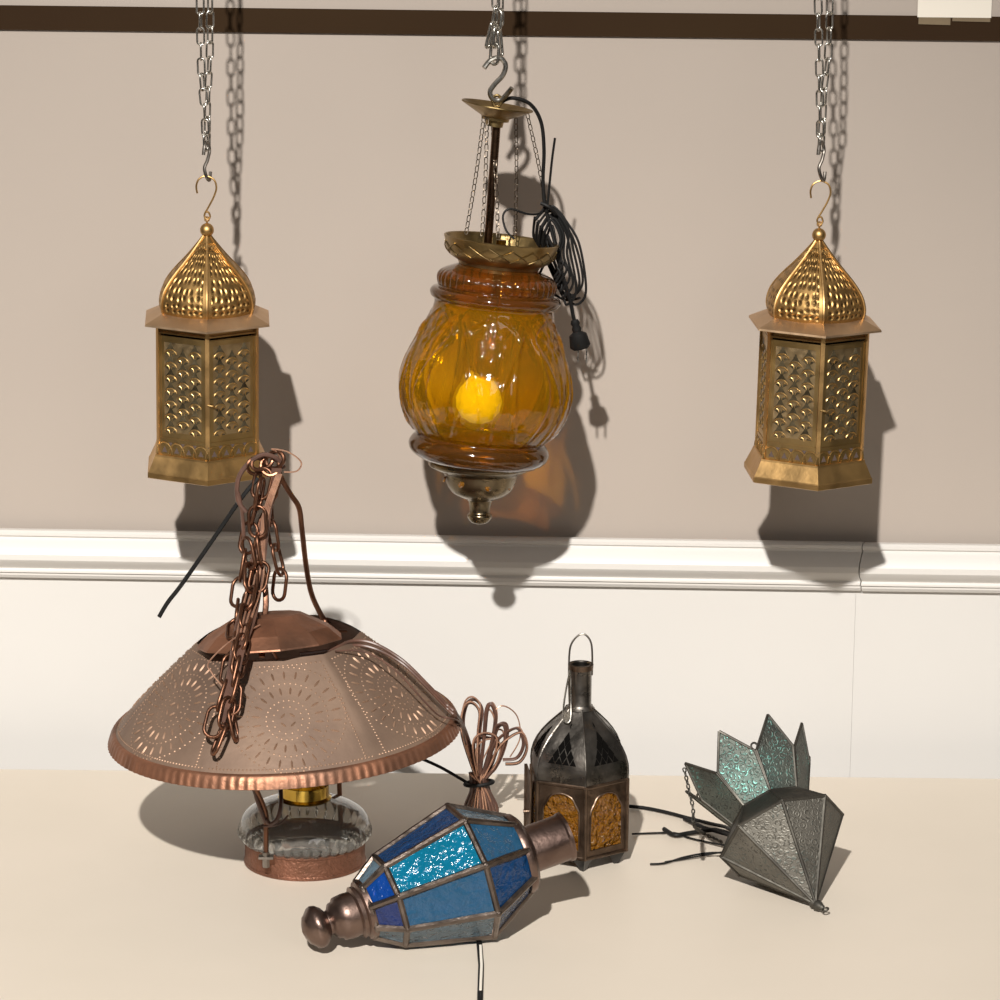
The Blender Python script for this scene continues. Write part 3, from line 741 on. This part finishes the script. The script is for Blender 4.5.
# cap
capc = PZ(270, 640, 146+90) - cb
MC = Matrix.Translation(capc) @ Matrix.Rotation(math.radians(-5), 4, 'Y') @ Matrix.Rotation(math.radians(-9), 4, 'X')
m = MB()
def pleat(r, z, a, j): return r*(1+(.02 if j in (2, 3, 4) and int(round((a-.1)/(2*PI/40))) % 4 == 0 else 0))
m.lathe([(.5, 25), (32, 24), (58, 10), (70, -1), (70.5, -2.5), (69, -3), (56, 6), (30, 20), (.5, 21)], 11, .35, M=MC); m.build('top_cap', M_copper_rim, cl, smooth=10)
# inner collar holding the cap
m = MB(); 
for k in range(3):
    a = k*2*PI/3+.6
    m.tube([MC @ Vector((60*math.cos(a), 60*math.sin(a), 2)), MS @ Vector((66*math.cos(a), 66*math.sin(a), SH-8)), MS @ Vector((76*math.cos(a), 76*math.sin(a), SH-10))], 1.5, 8)
m.build('cap_bracket', M_copper_dark, cl)
# lugs and arms
def LP(px, py, dy): return P(px, py, CY+dy)
m = MB()
pfr = LP(266, 856, -54)
m.tube(spline([LP(266, 857, -58), LP(266, 830, -60), LP(266, 815, -64), LP(261, 800, -70), LP(252, 780, -78), LP(247, 762, -84)], 6), 2.4, 10)
m.build('arm', M_copper_dark, cl, world=True)
m = MB(); c = LP(266, 857, -60); m.box(c, (14, 8, 2.4), None); m.tube([c+Vector((0, 0, -10)), c+Vector((0, 0, 5))], 3.6, 6); m.tube([c+Vector((0, 6, -4)), c+Vector((0, 0, -4))], 3, 8); m.build('lug_nut', M_steel_dark, cl, smooth=0, world=True)
m = MB(); m.tube([LP(341, 828, 40), LP(340, 805, 42), LP(339, 775, 44)], 2.4, 10); m.tube([LP(341, 828, 40), Vector((CX+45, CY+40, 24))], 2.4, 10); m.build('arm', M_copper_dark, cl, world=True)
m = MB(); m.tube(spline([LP(279, 775, -30), LP(281, 800, -58), LP(278, 817, -68), LP(271, 824, -68), LP(266, 820, -66)], 6), 2.2, 8)
m.tube(spline([LP(288, 815, -64), LP(281, 823, -67), LP(272, 826, -68), LP(263, 826, -66)], 5), 1.1, 8)
m.tube(spline([LP(250, 775, -76), LP(257, 800, -72), LP(265, 822, -66)], 5), 1.9, 8); m.build('font_cord', M_brownwire, cl, world=True)
# bail
m = MB(); m.tube(spline([LP(277, 468, 0), LP(283, 482, 5), LP(291, 495, 12), LP(299, 508, 20), LP(302, 530, 25), LP(306, 565, 35), LP(311, 592, 42), LP(319, 611, 48), LP(327, 624, 52), LP(336, 638, 55)], 6), 2.6, 10)
m.ball(LP(325, 622, 50), 4.5, 12, 8); m.build('bail', M_copper_dark, cl, world=True)
m = MB(); m.tube(spline([LP(281, 475, 0), LP(270, 505, -2), LP(260, 525, -5), LP(262, 560, -15), LP(266, 600, -30), LP(263, 630, -50), LP(262, 657, -74)], 6), 2.4, 8, flat=(1.2, .5), n0=(1, 0, 0))
m.build('bail', M_copper_dark, cl, world=True)
# hanging chain
hc = MB(); hc.ball(LP(265, 467, 0), 5, 10, 8)
hcr = MB(); 
for (u, v, w_, h_, t_) in ((262, 462, 11, 7, .2), (270, 466, 9, 9, 1.2), (275, 460, 8, 10, 2.2), (256, 466, 9, 8, -.5)):
    c = LP(u, v, -4); A = Vector((math.cos(t_), .5, math.sin(t_))).normalized(); B = Vector((-math.sin(t_), .3, math.cos(t_))).normalized()
    hcr.tube([c+A*w_*math.cos(q)+B*h_*math.sin(q) for q in [2*PI*i/18 for i in range(18)]], 2.0, 8, closed=True)
knot = hcr.build('hanging_chain', M_copper_dark, cl, world=True)
CL1 = link_mesh(34, 20, 1.8, M_copper_dark)
def pathc(l): return spline([LP(*q) for q in l], 5)
sd0 = [((265, 470, -6), (258, 500, -10), (250, 530, -14), (243, 565, -20), (238, 600, -35), (235, 630, -60), (232, 655, -92), (226, 685, -110), (216, 715, -126), (211, 735, -138)),
      ((268, 472, -2), (270, 510, -4), (273, 540, -6), (281, 570, -8), (278, 597, -10)),
      ((246, 540, -26), (252, 575, -34), (246, 612, -52), (243, 640, -82), (238, 668, -104), (230, 700, -121), (224, 726, -134), (214, 752, -146)),
      ((256, 600, -30), (244, 640, -84), (236, 675, -106), (230, 705, -120), (236, 738, -128))]
sd = [[(u, v, d-(22 if v > 610 else 0)-max(0, min(1, (v-590)/20))*0) for u, v, d in l] for l in sd0]
sd.append([(262, 480, -16), (256, 520, -20), (262, 560, -24), (256, 590, -40)])
for i, l in enumerate(sd): chain(pathc(l), 34, 1.8, CL1, knot, twist0=.25+i*.4, jitter=.35, alt=1.25)
# lamp wires bundled with the chain
wr = MB()
for i in range(8):
    e = (i-3.5)*1.9
    wr.tube(spline([LP(277+e*.6, 468, -8), LP(268+e*.4, 510, -12), LP(258+e, 560, -20), LP(254+e, 590, -30), LP(246+e*1.3, 620, -80), LP(238+e*.9, 650, -116), LP(232+e*.8, 680, -134), LP(225+e*.6, 706, -146), LP(222+e*.3, 722, -152)], 6), 1.3, 7)
wr.tube(spline([LP(246, 512, -14), LP(238, 500, -14), LP(238, 480, -12), LP(247, 465, -8), LP(262, 455, -5), LP(276, 458, -4), LP(284, 468, -2)], 8), 2.3, 8)
wr.tube(spline([LP(244, 540, -12), LP(242, 512, -14), LP(238, 492, -14)], 5), 1.9, 8)
wr.build('lamp_wire', M_brownwire, cl, world=True)
wr = MB()
wr.tube(spline([LP(260, 625, -80), LP(232, 640, -112), LP(209, 662, -122), LP(212, 673, -128), LP(225, 690, -134), LP(233, 703, -136), LP(229, 709, -140), LP(219, 706, -142)], 8), .8, 6)
wr.tube(spline([LP(284, 468, 0), LP(278, 453, -4), LP(272, 449, -6), LP(288, 452, -6), LP(301, 462, -4), LP(297, 471, -2), LP(284, 472, -4)], 8), .8, 6)
for i in range(4):
    e = i*3-4
    wr.tube(spline([LP(279+e*.5, 474, -10), LP(266+e*.6, 512, -14), LP(262+e*.5, 545, -18), LP(256+e*1.4, 580, -30), LP(246+e*1.3, 615, -78), LP(240+e, 640, -110)], 6), 1.0, 6)
wr.build('copper_wire', M_coppercord, cl, world=True)
m = MB(); m.tube(spline([LP(258, 478, -6), LP(240, 500, -8), LP(214, 538, -8), LP(182, 584, -8), LP(168, 602, -8), LP(159, 617, -8)], 5), 2.1, 8, flat=(1, .55), n0=(.8, 0, .5)); m.build('cable_tie', M_black, cl, world=True)
# cord running over the shade to the tied bundle
bl = PZ(484, 826, 0); BY = bl.y
m = MB()
def rs(px, py, dy): return P(px, py, CY+dy)
for i, off in enumerate((0, 3.2)):
    m.tube(spline([rs(300, 654+off, -72), rs(330, 650+off, -64), rs(352, 641+off*1.4, -40), rs(375, 644+off*1.5, -38), rs(402, 660+off, -50), rs(425, 682+off, -54), rs(445, 703+off, -50), P(458, 716+off, CY-40), P(468, 738, BY-4), P(474, 765, BY-6)], 7), 1.7, 8)
m.tube(spline([rs(335, 651, -70), rs(365, 652, -62), rs(395, 670, -74), rs(425, 702, -76), rs(440, 716, -66), P(459, 722, CY-44), P(466, 745, BY-3), P(472, 768, BY-6)], 7), .9, 7)
random.seed(11)
loops = [((476, 775), (464, 730), (466, 706), (474, 699), (482, 708), (480, 730), (478, 770)),
         ((480, 775), (484, 735), (486, 712), (490, 704), (495, 716), (492, 740), (482, 776)),
         ((484, 776), (496, 745), (508, 733), (520, 729), (525, 744), (518, 758), (504, 760)),
         ((486, 776), (492, 750), (497, 730), (505, 728), (506, 742), (498, 765), (486, 778)),
         ((478, 776), (474, 745), (485, 735), (498, 740), (494, 760), (484, 778))]
def BP(u, v, d): return P(u, v, BY+d)
for i in range(14):
    L = loops[i % 5]; jx = random.uniform(-3, 3); jy = random.uniform(-5, 4); d0 = random.uniform(-9, 9)
    m.tube(spline([BP(u+jx*(1-(v-700)/110), v+jy*(1 if v < 770 else 0), d0*(1 if v < 765 else .5)) for u, v in L], 7), 1.7, 7, flat=(1.15, .7))
for i in range(11):
    e = (i-5)/5; d0 = random.uniform(-6, 6)
    q0 = BP(478+e*8, 772, d0*.6); q1 = BP(480+e*9, 790, d0*.6); q3 = PZ(482+e*15, 826, 1.8); q3.y = BY+d0; q3.z = 2.0
    q2 = (q1+q3)/2+Vector((e*4, -3*e, 0)); m.tube(spline([q0, q1, q2, q3], 6), 1.7, 7, flat=(1.15, .7))
# flat turns of the bundle's foot lying on the table
pc = m.build('power_cord', M_brownwire, cl, world=True)
m = MB()
for i in range(10):
    L = loops[(i*2+1) % 5]; jx = random.uniform(-4, 4); jy = random.uniform(-3, 6); d0 = random.uniform(-12, 10)
    m.tube(spline([BP(u+jx*(1-(v-700)/110), v+jy*(1 if v < 770 else 0), d0*(1 if v < 765 else .5)) for u, v in L], 7), .9, 6)
for i in range(8):
    e = (i-3.5)/3.5; d0 = random.uniform(-7, 3)
    q3 = Vector((PZ(483+e*15, 826, 1).x, BY+d0, 1.2)); m.tube(spline([BP(478-e*8, 774, d0), BP(481+e*6, 792, d0), q3], 6), .95, 6)
m.tube(spline([BP(480, 765, -4), BP(494, 735, -6), BP(495, 712, -4), BP(504, 706, -2), BP(517, 716, 0), BP(520, 738, 2), BP(510, 757, 2)], 7), .7, 6)
m.build('copper_strands', M_coppercord, pc, world=True)
m = MB(); c = BP(479, 783, 0); m.tube([c+Vector((14*math.cos(q), 8*math.sin(q), 1.5*math.cos(q))) for q in [2*PI*i/24 for i in range(24)]], 2.0, 8, closed=True)
m.tube(spline([c+Vector((-13, 0, 1)), BP(440, 767, 8), BP(415, 756, 14)], 6), 1.7, 8, flat=(1, .6)); m.build('cable_tie', M_black, pc, world=True)

# ------------------------------------------------------------------ blue glass lantern lying on its side
el = math.radians(19.8)
def cam2w(r_, u_, t_): return RT*r_ + Vector((0, math.sin(el), math.cos(el)))*u_ + Vector((0, -math.cos(el), math.sin(el)))*t_
ax = Vector((.911, .337, .240)).normalized()
v1 = Vector((-24, 21.7, 60.2)); v1 = (v1-ax*v1.dot(ax)).normalized(); v3 = ax.cross(v1)
if v3.y > 0: v3 = -v3
wc = PZ(471, 871, 63.5)
# local frame: X axis along lantern, Y = v3dir , Z = v1dir (right-handed check)
Yl = v1.cross(ax)*-1; Zl = v1
Yl = Zl.cross(ax)
Rb = Matrix((ax, Yl, Zl)).transposed()
bo = root('blue_glass_lantern', 'blue glass paned metal lantern lying on its side on the table', 'lantern', wc, Rb, s=1/mag(wc))
sgn = 1 if v3.dot(Yl) > 0 else -1
def ov(s, R, k):     # octagon vertex k at axial s (0 = wide ring), k=0 -> v1, k=2 -> v3
    a = k*PI/4; return Vector((s, sgn*R*math.sin(a), R*math.cos(a)))
S0, S1, S2, S3 = -114, -88, 0, 52
R_0, R_1, R_2, R_3 = 29, 46, 68.4, 39
secs = [(S0, R_0), (S1, R_1), (S2, R_2), (S3, R_3)]
m = MB()
for k in range(8):
    for i in range(3):
        a_, b_ = ov(*secs[i], k), ov(*secs[i+1], k); n_ = max(2, int((b_-a_).length/14))
        pts = [a_.lerp(b_, j/n_) for j in range(n_+1)]; m.tube(pts, [3.7+random.uniform(-.3, .3) for _ in pts], 8)
    for i in range(4):
        a_, b_ = ov(*secs[i], k), ov(*secs[i], k+1); m.tube([a_, b_], 3.4, 8)
        m.ball(a_, 4.2 if i == 2 else 3.8, 10, 8)
m.build('lead_frame', M_lead, bo)
cols = {0: (M_pale, M_blue, M_pale), 1: (M_bright, M_cyan, M_midblue), 2: (M_violet, M_midblue, M_blue), 3: (M_pale, M_pale, M_blue),
        4: (M_violet, M_cyan, M_pale), 5: (M_violet, M_midblue, M_midblue), 6: (M_violet, M_blue, M_blue), 7: (M_violet, M_blue, M_pale)}
for k in range(8):
    for i in range(3):
        q = [ov(*secs[i], k), ov(*secs[i+1], k), ov(*secs[i+1], k+1), ov(*secs[i], k+1)]
        c = sum(q, Vector())/4; n = (q[1]-q[0]).cross(q[3]-q[0]).normalized()
        if n.dot(Vector((0, c.y, c.z))) < 0: q.reverse(); n = -n
        m = MB(); m.add([v*.985+c*.015+n*.5 for v in q]+[v*.985+c*.015-n*.8 for v in q], [(0, 1, 2, 3), (7, 6, 5, 4), (0, 4, 5, 1), (1, 5, 6, 2), (2, 6, 7, 3), (3, 7, 4, 0)])
        m.build('glass_pane', cols[k][i], bo, smooth=0)
MX = Matrix.Rotation(PI/2, 4, 'Y')     # lathe z -> local x
m = MB(); m.lathe([(41, S3-3), (42, S3), (41, S3+4), (36, S3+8), (26, S3+9), (25, S3+12)], 48, M=MX)
m.lathe([(24, S3+9), (24, S3+48), (25.5, S3+50), (25.5, S3+53), (24, S3+53.5), (22.5, S3+52), (22.5, S3+10)], 48, M=MX); m.build('neck_tube', M_coppertube, bo)
m = MB(); m.lathe([(30.5, S0+2), (30, S0-4), (26, S0-6), (26.5, S0-10), (22.5, S0-12), (23, S0-20), (22, S0-29), (19, S0-31), (18, S0-35), (13, S0-38), (12, S0-41), (17, S0-44), (21, S0-49), (22, S0-53), (20.5, S0-57), (15, S0-62), (14, S0-63.5), (8, S0-66), (.5, S0-68)], 40, M=MX); m.build('stepped_finial', M_coppertube, bo, smooth=50)
# cord beneath, towards the table front
m = MB(); m.tube([PZ(474, 915, 1.8), PZ(479, 940, 1.8), PZ(481, 965, 1.8), PZ(480, 1000, 1.8), PZ(481, 1040, 1.8)], 2.6, 8, flat=(1, .6), n0=(1, 0, 0)); cbk = m.build('cord', M_black, bo, world=True)
m = MB(); m.tube([PZ(480.5, 945, 4.4), PZ(481.5, 965, 4.4), PZ(480.5, 990, 4.4)], 1.2, 8, flat=(1, .4), n0=(1, 0, 0)); m.build('cord_tag', M_paper, cbk, world=True)

# ------------------------------------------------------------------ dark iron lantern, standing
kb = PZ(578, 857, 0)
bk = root('iron_lantern', 'dark iron lantern with amber panes and tall neck, standing behind the blue lantern', 'lantern', kb, s=.97/mag(kb))
rot = -PI/2+math.radians(6); R = 54.0; apo = R*math.cos(PI/6)
m = MB(); m.lathe([(R-2, 14), (R-1, 17), (R-6, 18)], 6, rot, capb=True, capt=True); m.build('base', M_rustframe, bk, smooth=0)
for k in range(6):
    a = rot+k*PI/3; m = MB(); Mk = Matrix.Rotation(a, 4, 'Z')
    m.add([(R-1, 0, 16), (R-16, -13, 16), (R-16, 13, 16), (R-9, 0, 0), (R-13, -3, 0), (R-13, 3, 0)], [(0, 1, 2), (3, 5, 4), (0, 3, 4, 1), (0, 2, 5, 3), (1, 4, 5, 2)], 0, Mk); m.build('foot', M_footblack, bk, smooth=0)
m = MB()
for k in range(6):
    a = rot+k*PI/3; m.tube([(R*math.cos(a)*.99, R*math.sin(a)*.99, 15), (R*math.cos(a)*.99, R*math.sin(a)*.99, 93)], 2.1, 8)
for z in (16, 92):
    m.tube([(R*.99*math.cos(rot+k*PI/3), R*.99*math.sin(rot+k*PI/3), z) for k in range(6)], 2.0, 8, closed=True)
m.build('frame', M_rustframe, bk)
for k in range(6):
    M = hexframe(k, apo-1, rot, 0); W = R-4
    arch = [(-20, 24), (20, 24), (20, 62)] + [(20*math.cos(t)*(1-.12*math.sin(3*t)**2), 64+19*math.sin(t)) for t in [PI*i/16 for i in range(17)]] + [(-20, 62)]
    # plate around the arch as strips
    m = MB()
    m.box((-23.5, 54, 0), (7, 74, .8), M); m.box((23.5, 54, 0), (7, 74, .8), M); m.box((0, 20.5, 0), (40, 7, .8), M)
    top = [(20*math.cos(t)*(1-.12*math.sin(3*t)**2), 64+19*math.sin(t)) for t in [PI*i/16 for i in range(17)]]
    for i in range(16):
        (xa, ya), (xb, yb) = top[i], top[i+1]
        xa_, xb_ = min(20, max(-20, xa)), min(20, max(-20, xb))
        m.prism([(xb, yb), (xa, ya), (xa_, 91), (xb_, 91)], -.4, .4, M)
    m.tube([M @ Vector((x_, y_, .5)) for x_, y_ in arch], .9, 5, closed=True)
    d = m.build('window_frame', M_rustframe, bk, smooth=30)
    m = MB(); m.box((0, 53, -1.6), (42, 72, 1), M)
    for i in range(26):
        cx_, cy_ = random.uniform(-15, 15), random.uniform(28, 78); rr = random.uniform(3, 7); t0 = random.uniform(0, 6)
        m.tube([M @ Vector((cx_+rr*(1-.1*j)*math.cos(t0+j*.5), cy_+rr*(1-.1*j)*math.sin(t0+j*.5), -.9)) for j in range(7)], .8, 5)
    m.build('amber_pane', M_amberpane, d, smooth=40)
# slightly open side door strip on the left
M = hexframe(4, apo+3, rot, 0); m = MB(); m.box((6, 56, 3), (38, 84, 1), M); m.box((-13, 56, 4), (2, 84, 3), M); m.tube([M @ Vector((14, 56, 3)), M @ Vector((14, 56, 9))], 2, 8); m.build('door', M_rustframe, bk, smooth=0)
# dome: gores with pierced triangles
dp = [(R-.5, 93), (R, 100), (R-.5, 108), (R-3.5, 118), (R-9, 128), (R-17, 138), (R-27, 148), (R-36, 156), (14, 163)]
dp = [(p.x, p.z) for p in spline([(r, 0, z) for r, z in dp], 3)]
def gore_pt(k, u, z, off=0):     # u -1..1 across the face
    for j in range(len(dp)-1):
        if dp[j][1] <= z <= dp[j+1][1]:
            t = (z-dp[j][1])/(dp[j+1][1]-dp[j][1]); r = dp[j][0]+(dp[j+1][0]-dp[j][0])*t; break
    else: r = dp[-1][0]
    M = hexframe(k, r*math.cos(PI/6)+off, rot, 0); return M @ Vector((u*r/2, z, 0)), r
m = MB()
for k in range(6):
    zz = [93, 97, 101, 105, 109, 114, 119, 124, 129, 133, 137, 141, 145, 149, 153, 157, 160, 162.9]
    nu = 12; vs = []; fs = []
    for z in zz:
        for i in range(nu+1): vs.append(gore_pt(k, -1+2*i/nu, z)[0])
    for j in range(len(zz)-1):
        for i in range(nu):
            q = j*(nu+1)+i; fs.append((q, q+1, q+nu+2, q+nu+1))
    m.add(vs, fs)
    # pierced diamonds arranged as a triangle
    def dia(u, z, hw, hh, half=False):
        pts = [gore_pt(k, u-hw, z, .5)[0], gore_pt(k, u, z-(0 if half else hh), .5)[0], gore_pt(k, u+hw, z, .5)[0], gore_pt(k, u, z+hh, .5)[0]]
        vs = pts
        m.add(vs, [(0, 1, 2, 3)] if not half else [(0, 2, 3)], 1)
    hw, hh = .135, 6.6
    for row, (z, us) in enumerate(((113.5, (-.46, -.155, .155, .46)), (121.5, (-.32, 0, .32)), (129.5, (-.17, .17)), (137, (0,)))):
        for u in us: dia(u, z, hw*(1+row*.12), hh, row == 0)
    dia(0, 148.5, .06, 3)
m.build('dome', [M_blackmetal, M_void], bk, smooth=30)
m = MB()
for k in range(6):
    m.tube([gore_pt(k, -1, z)[0] for z in (93, 101, 109, 117, 125, 133, 141, 149, 157, 162)], 1.1, 6)
m.build('dome_ribs', M_blackmetal, bk)
m = MB(); m.lathe([(15, 161), (12, 164), (11.3, 166), (11.3, 203), (12.6, 204), (12.6, 208), (11, 208.5), (9.8, 207), (9.8, 170)], 32); m.build('neck', M_blackmetal, bk)
m = MB(); m.lathe([(12.7, 202.5), (13, 208), (10, 208.3)], 32); m.build('neck_rim', M_rustframe, bk)
m = MB(); m.tube(spline([(-11, -4, 165), (-12, -3, 190), (-12, 0, 215), (-10, 2, 228), (-3, 3, 237), (4, 3, 238), (10, 2, 230), (11.5, 0, 215), (11.5, 0, 196)], 6), 1.0, 8); m.build('handle', M_blackmetal, bk)
m = MB(); m.tube(spline([(-11, -10, 204), (-14, -12, 190), (-17, -16, 170), (-17, -20, 155), (-13, -22, 152), (-10, -20, 157), (-10, -14, 175), (-10.5, -10, 204)], 6), 1.0, 8)
m.box((-14, -20.5, 158), (7, 1.2, 10)); m.build('wire_clasp', M_steel, bk)
# black cord on the table leaving the lantern to the right joins the star lantern's own cords (built below)

# ------------------------------------------------------------------ grey star lantern lying on its side
e2 = math.radians(19.3)
RTs = Vector((1, 0, 0)); UPs = Vector((0, math.sin(e2), math.cos(e2))); TWs = Vector((0, -math.cos(e2), math.sin(e2)))
def c3(r_, u_, t_): return RTs*r_+UPs*u_+TWs*t_
axs = c3(.352, -.783, .5136).normalized()
Av = c3(-61, -21.5, 9); Av = (Av-axs*Av.dot(axs)).normalized(); Cv = axs.cross(Av)
if Cv.z < 0: Cv = -Cv
RS = 65.3; HS = 86.0
sc = PZ(782, 835.5, 53)
Zs = -axs; Xs = Av; Ys = Zs.cross(Xs)
Rst = Matrix((Xs, Ys, Zs)).transposed()
st = root('star_lantern', 'grey pierced metal lotus lantern with teal petals, lying on its side', 'lantern', sc, Rst, s=1/mag(sc))
sg2 = 1 if Cv.dot(Ys) > 0 else -1
def sv(z, R, k):  # k in eighths from A towards C at k=2 ; local z points to the petals
    a = k*PI/4; return Vector((R*math.cos(a), sg2*R*math.sin(a), z))
tip = Vector((0, 0, -HS))
def panel(q, mat, name, th=.8):
    c = sum(q, Vector())/len(q); n = (q[1]-q[0]).cross(q[2]-q[0]).normalized(); n_ = len(q)
    m = MB(); m.add([v+n*th/2 for v in q]+[v-n*th/2 for v in q], [tuple(range(n_)), tuple(reversed(range(n_, 2*n_)))]+[(i, n_+i, n_+(i+1) % n_, (i+1) % n_) for i in range(n_)])
    return m.build(name, mat, st, smooth=0)
Z2, R2 = 30.0, 40.0
for k in range(8):
    panel([sv(0, RS, k), sv(0, RS, k+1), tip+(sv(0, RS, k+1)-tip)*.03, tip+(sv(0, RS, k)-tip)*.03], M_punch, 'side_panel')
    panel([sv(0, RS, k), sv(0, RS, k+1), sv(Z2, R2, k+1), sv(Z2, R2, k)], M_pewter, 'shoulder_panel')
m = MB()
for k in range(8):
    m.tube([sv(0, RS, k), tip], [1.9, 1.5], 6); m.tube([sv(0, RS, k), sv(0, RS, k+1)], 1.9, 6); m.tube([sv(0, RS, k), sv(Z2, R2, k)], 1.7, 6); m.tube([sv(Z2, R2, k), sv(Z2, R2, k+1)], 1.7, 6)
    m.ball(sv(0, RS, k), 2.1, 8, 6)
m.build('frame', M_pewter, st)
for k in range(8):
    a, b = sv(Z2, R2, k), sv(Z2, R2, k+1); mid = (a+b)/2; rad = Vector((mid.x, mid.y, 0)).normalized(); tn = (b-a).normalized()
    dr = (Vector((0, 0, 69))+rad*31); w = 21.5
    q = [a, b, mid+dr*.56+tn*w, mid+dr*1.02, mid+dr*.56-tn*w]
    pt_ = panel(q, M_petal, 'petal', .8)
    m = MB()
    for i in range(1, 5): m.tube([q[i], q[(i+1) % 5]], 1.5, 6)
    m.build('petal_frame', M_pewter, pt_)
    if k % 2 == 0 or k == 3:
        c = (q[2]+(q[2]-mid)*.05) if k == 3 else q[4]+(q[4]-mid)*.03; m = MB(); m.tube([c+Vector((0, 0, 3))+tn*(3.8*math.cos(t))+dr.normalized()*(3.8*math.sin(t)) for t in [2*PI*i/14 for i in range(14)]], 1.1, 6, closed=True); m.build('ring', M_pewter, pt_)
m = MB(); upL = (Rst.transposed() @ Vector((.45, -.9, .05))).normalized(); zM = Matrix.Translation(tip) @ Vector((0, 0, -1)).rotation_difference(upL).to_matrix().to_4x4()
m.lathe([(4, 6), (5, 2), (3, -1), (5.5, -4), (4.5, -8), (2, -11), (3, -13), (1.5, -15), (.5, -15.5)], 16, M=zM); m.tube([zM @ Vector((3*math.cos(t), 0, -19+3*math.sin(t))) for t in [2*PI*i/14 for i in range(14)]], 1, 6, closed=True); 
m.build('tip_finial', M_pewter, st)
# small chains and cord
SY = sc.y
m = MB(); q0 = P(683, 768, SY+35)
small_chain(m, spline([P(684, 768, SY+30), P(689, 790, SY+10), P(693, 808, SY-5), P(694, 825, SY-5), PZ(703, 833, 7), PZ(722, 842, 7)], 6), 6.5, 4, .7, alt=1.2)
m.build('side_chain', M_pewter, st, world=True)
m = MB()
def tz(u, v, z=2.0): return PZ(u, v, max(z, 1.5)+1.0)
m.tube(spline([tz(740, 838, 30), tz(728, 828, 14), tz(712, 824, 6), tz(688, 818), tz(665, 812), tz(645, 808), tz(626, 806)], 6), 1.9, 8)
m.tube(spline([tz(742, 840, 28), tz(726, 834, 8), tz(705, 828, 4), tz(690, 821, 3), tz(684, 818, 3)], 6), 2.1, 8)
m.tube(spline([tz(735, 836, 12), tz(715, 830, 5), tz(690, 833, 3), tz(675, 835, 3), tz(664, 829, 3)], 6), 2.3, 8)
m.tube(spline([tz(730, 846, 6), tz(712, 843, 2), tz(690, 838, 1.5), tz(675, 833, 1.5), tz(655, 833, 1.2), tz(632, 834, 1.2)], 6), 1.0, 7)
m.tube(spline([tz(728, 853, 8), tz(708, 853, 4), tz(685, 857, 1.5), tz(665, 863, 1.5), tz(650, 864, 1.5)], 6), 1.0, 7)
m.tube(spline([tz(728, 851, 6), tz(706, 855, 2.5), tz(683, 859, 1.5), tz(665, 862, 1.5)], 6), .9, 7)
m.build('power_cord', M_black, st, world=True)

# ------------------------------------------------------------------ lights, world, camera
def light(name, typ, loc, target, energy, col, **k):
    d = bpy.data.lights.new(name, typ); d.energy = energy; d.color = col
    for a_, b_ in k.items(): setattr(d, a_, b_)
    o = bpy.data.objects.new(name, d); COL.objects.link(o); o.location = Vector(loc)
    o.rotation_euler = (Vector(target)-Vector(loc)).to_track_quat('-Z', 'Y').to_euler(); return o
light('key_lamp', 'SPOT', (-.10-.115*7, -7, .15+.725*7), (-.22, 0, -.25), 4650, (1, .955, .90), shadow_soft_size=.085, spot_size=math.radians(25), spot_blend=1)
light('fill_lamp', 'AREA', (1.3, -3.4, 1.6), (0, 0, .2), 11, (1, .96, .92), shape='DISK', size=1.3)
w = bpy.data.worlds.new('room_world'); scene.world = w; w.use_nodes = True; nt = w.node_tree; nt.nodes.clear()
tc = nt.nodes.new('ShaderNodeTexCoord'); sx = nt.nodes.new('ShaderNodeSeparateXYZ'); nt.links.new(tc.outputs['Generated'], sx.inputs[0])
rp_ = nt.nodes.new('ShaderNodeValToRGB'); nt.links.new(sx.outputs[2], rp_.inputs[0])
rp_.color_ramp.elements[0].position = 0; rp_.color_ramp.elements[0].color = (.10, .088, .078, 1)
rp_.color_ramp.elements[1].position = .75; rp_.color_ramp.elements[1].color = (.30, .285, .265, 1)
bg = nt.nodes.new('ShaderNodeBackground'); bg.inputs[1].default_value = .50; nt.links.new(rp_.outputs[0], bg.inputs[0])
wo = nt.nodes.new('ShaderNodeOutputWorld'); nt.links.new(bg.outputs[0], wo.inputs[0])
scene.view_settings.view_transform = 'Standard'; scene.view_settings.exposure = 0
try: scene.cycles.transparent_max_bounces = 24
except Exception: pass
cd_ = bpy.data.cameras.new('camera'); cd_.sensor_width = 36; cd_.lens = F*36/1000; cd_.clip_end = 50; cd_.clip_start = .1
co = bpy.data.objects.new('camera', cd_); COL.objects.link(co)
Mc = Matrix((RT, UP, -FW)).transposed().to_4x4(); Mc.translation = CAM*.001; co.matrix_world = Mc
scene.camera = co
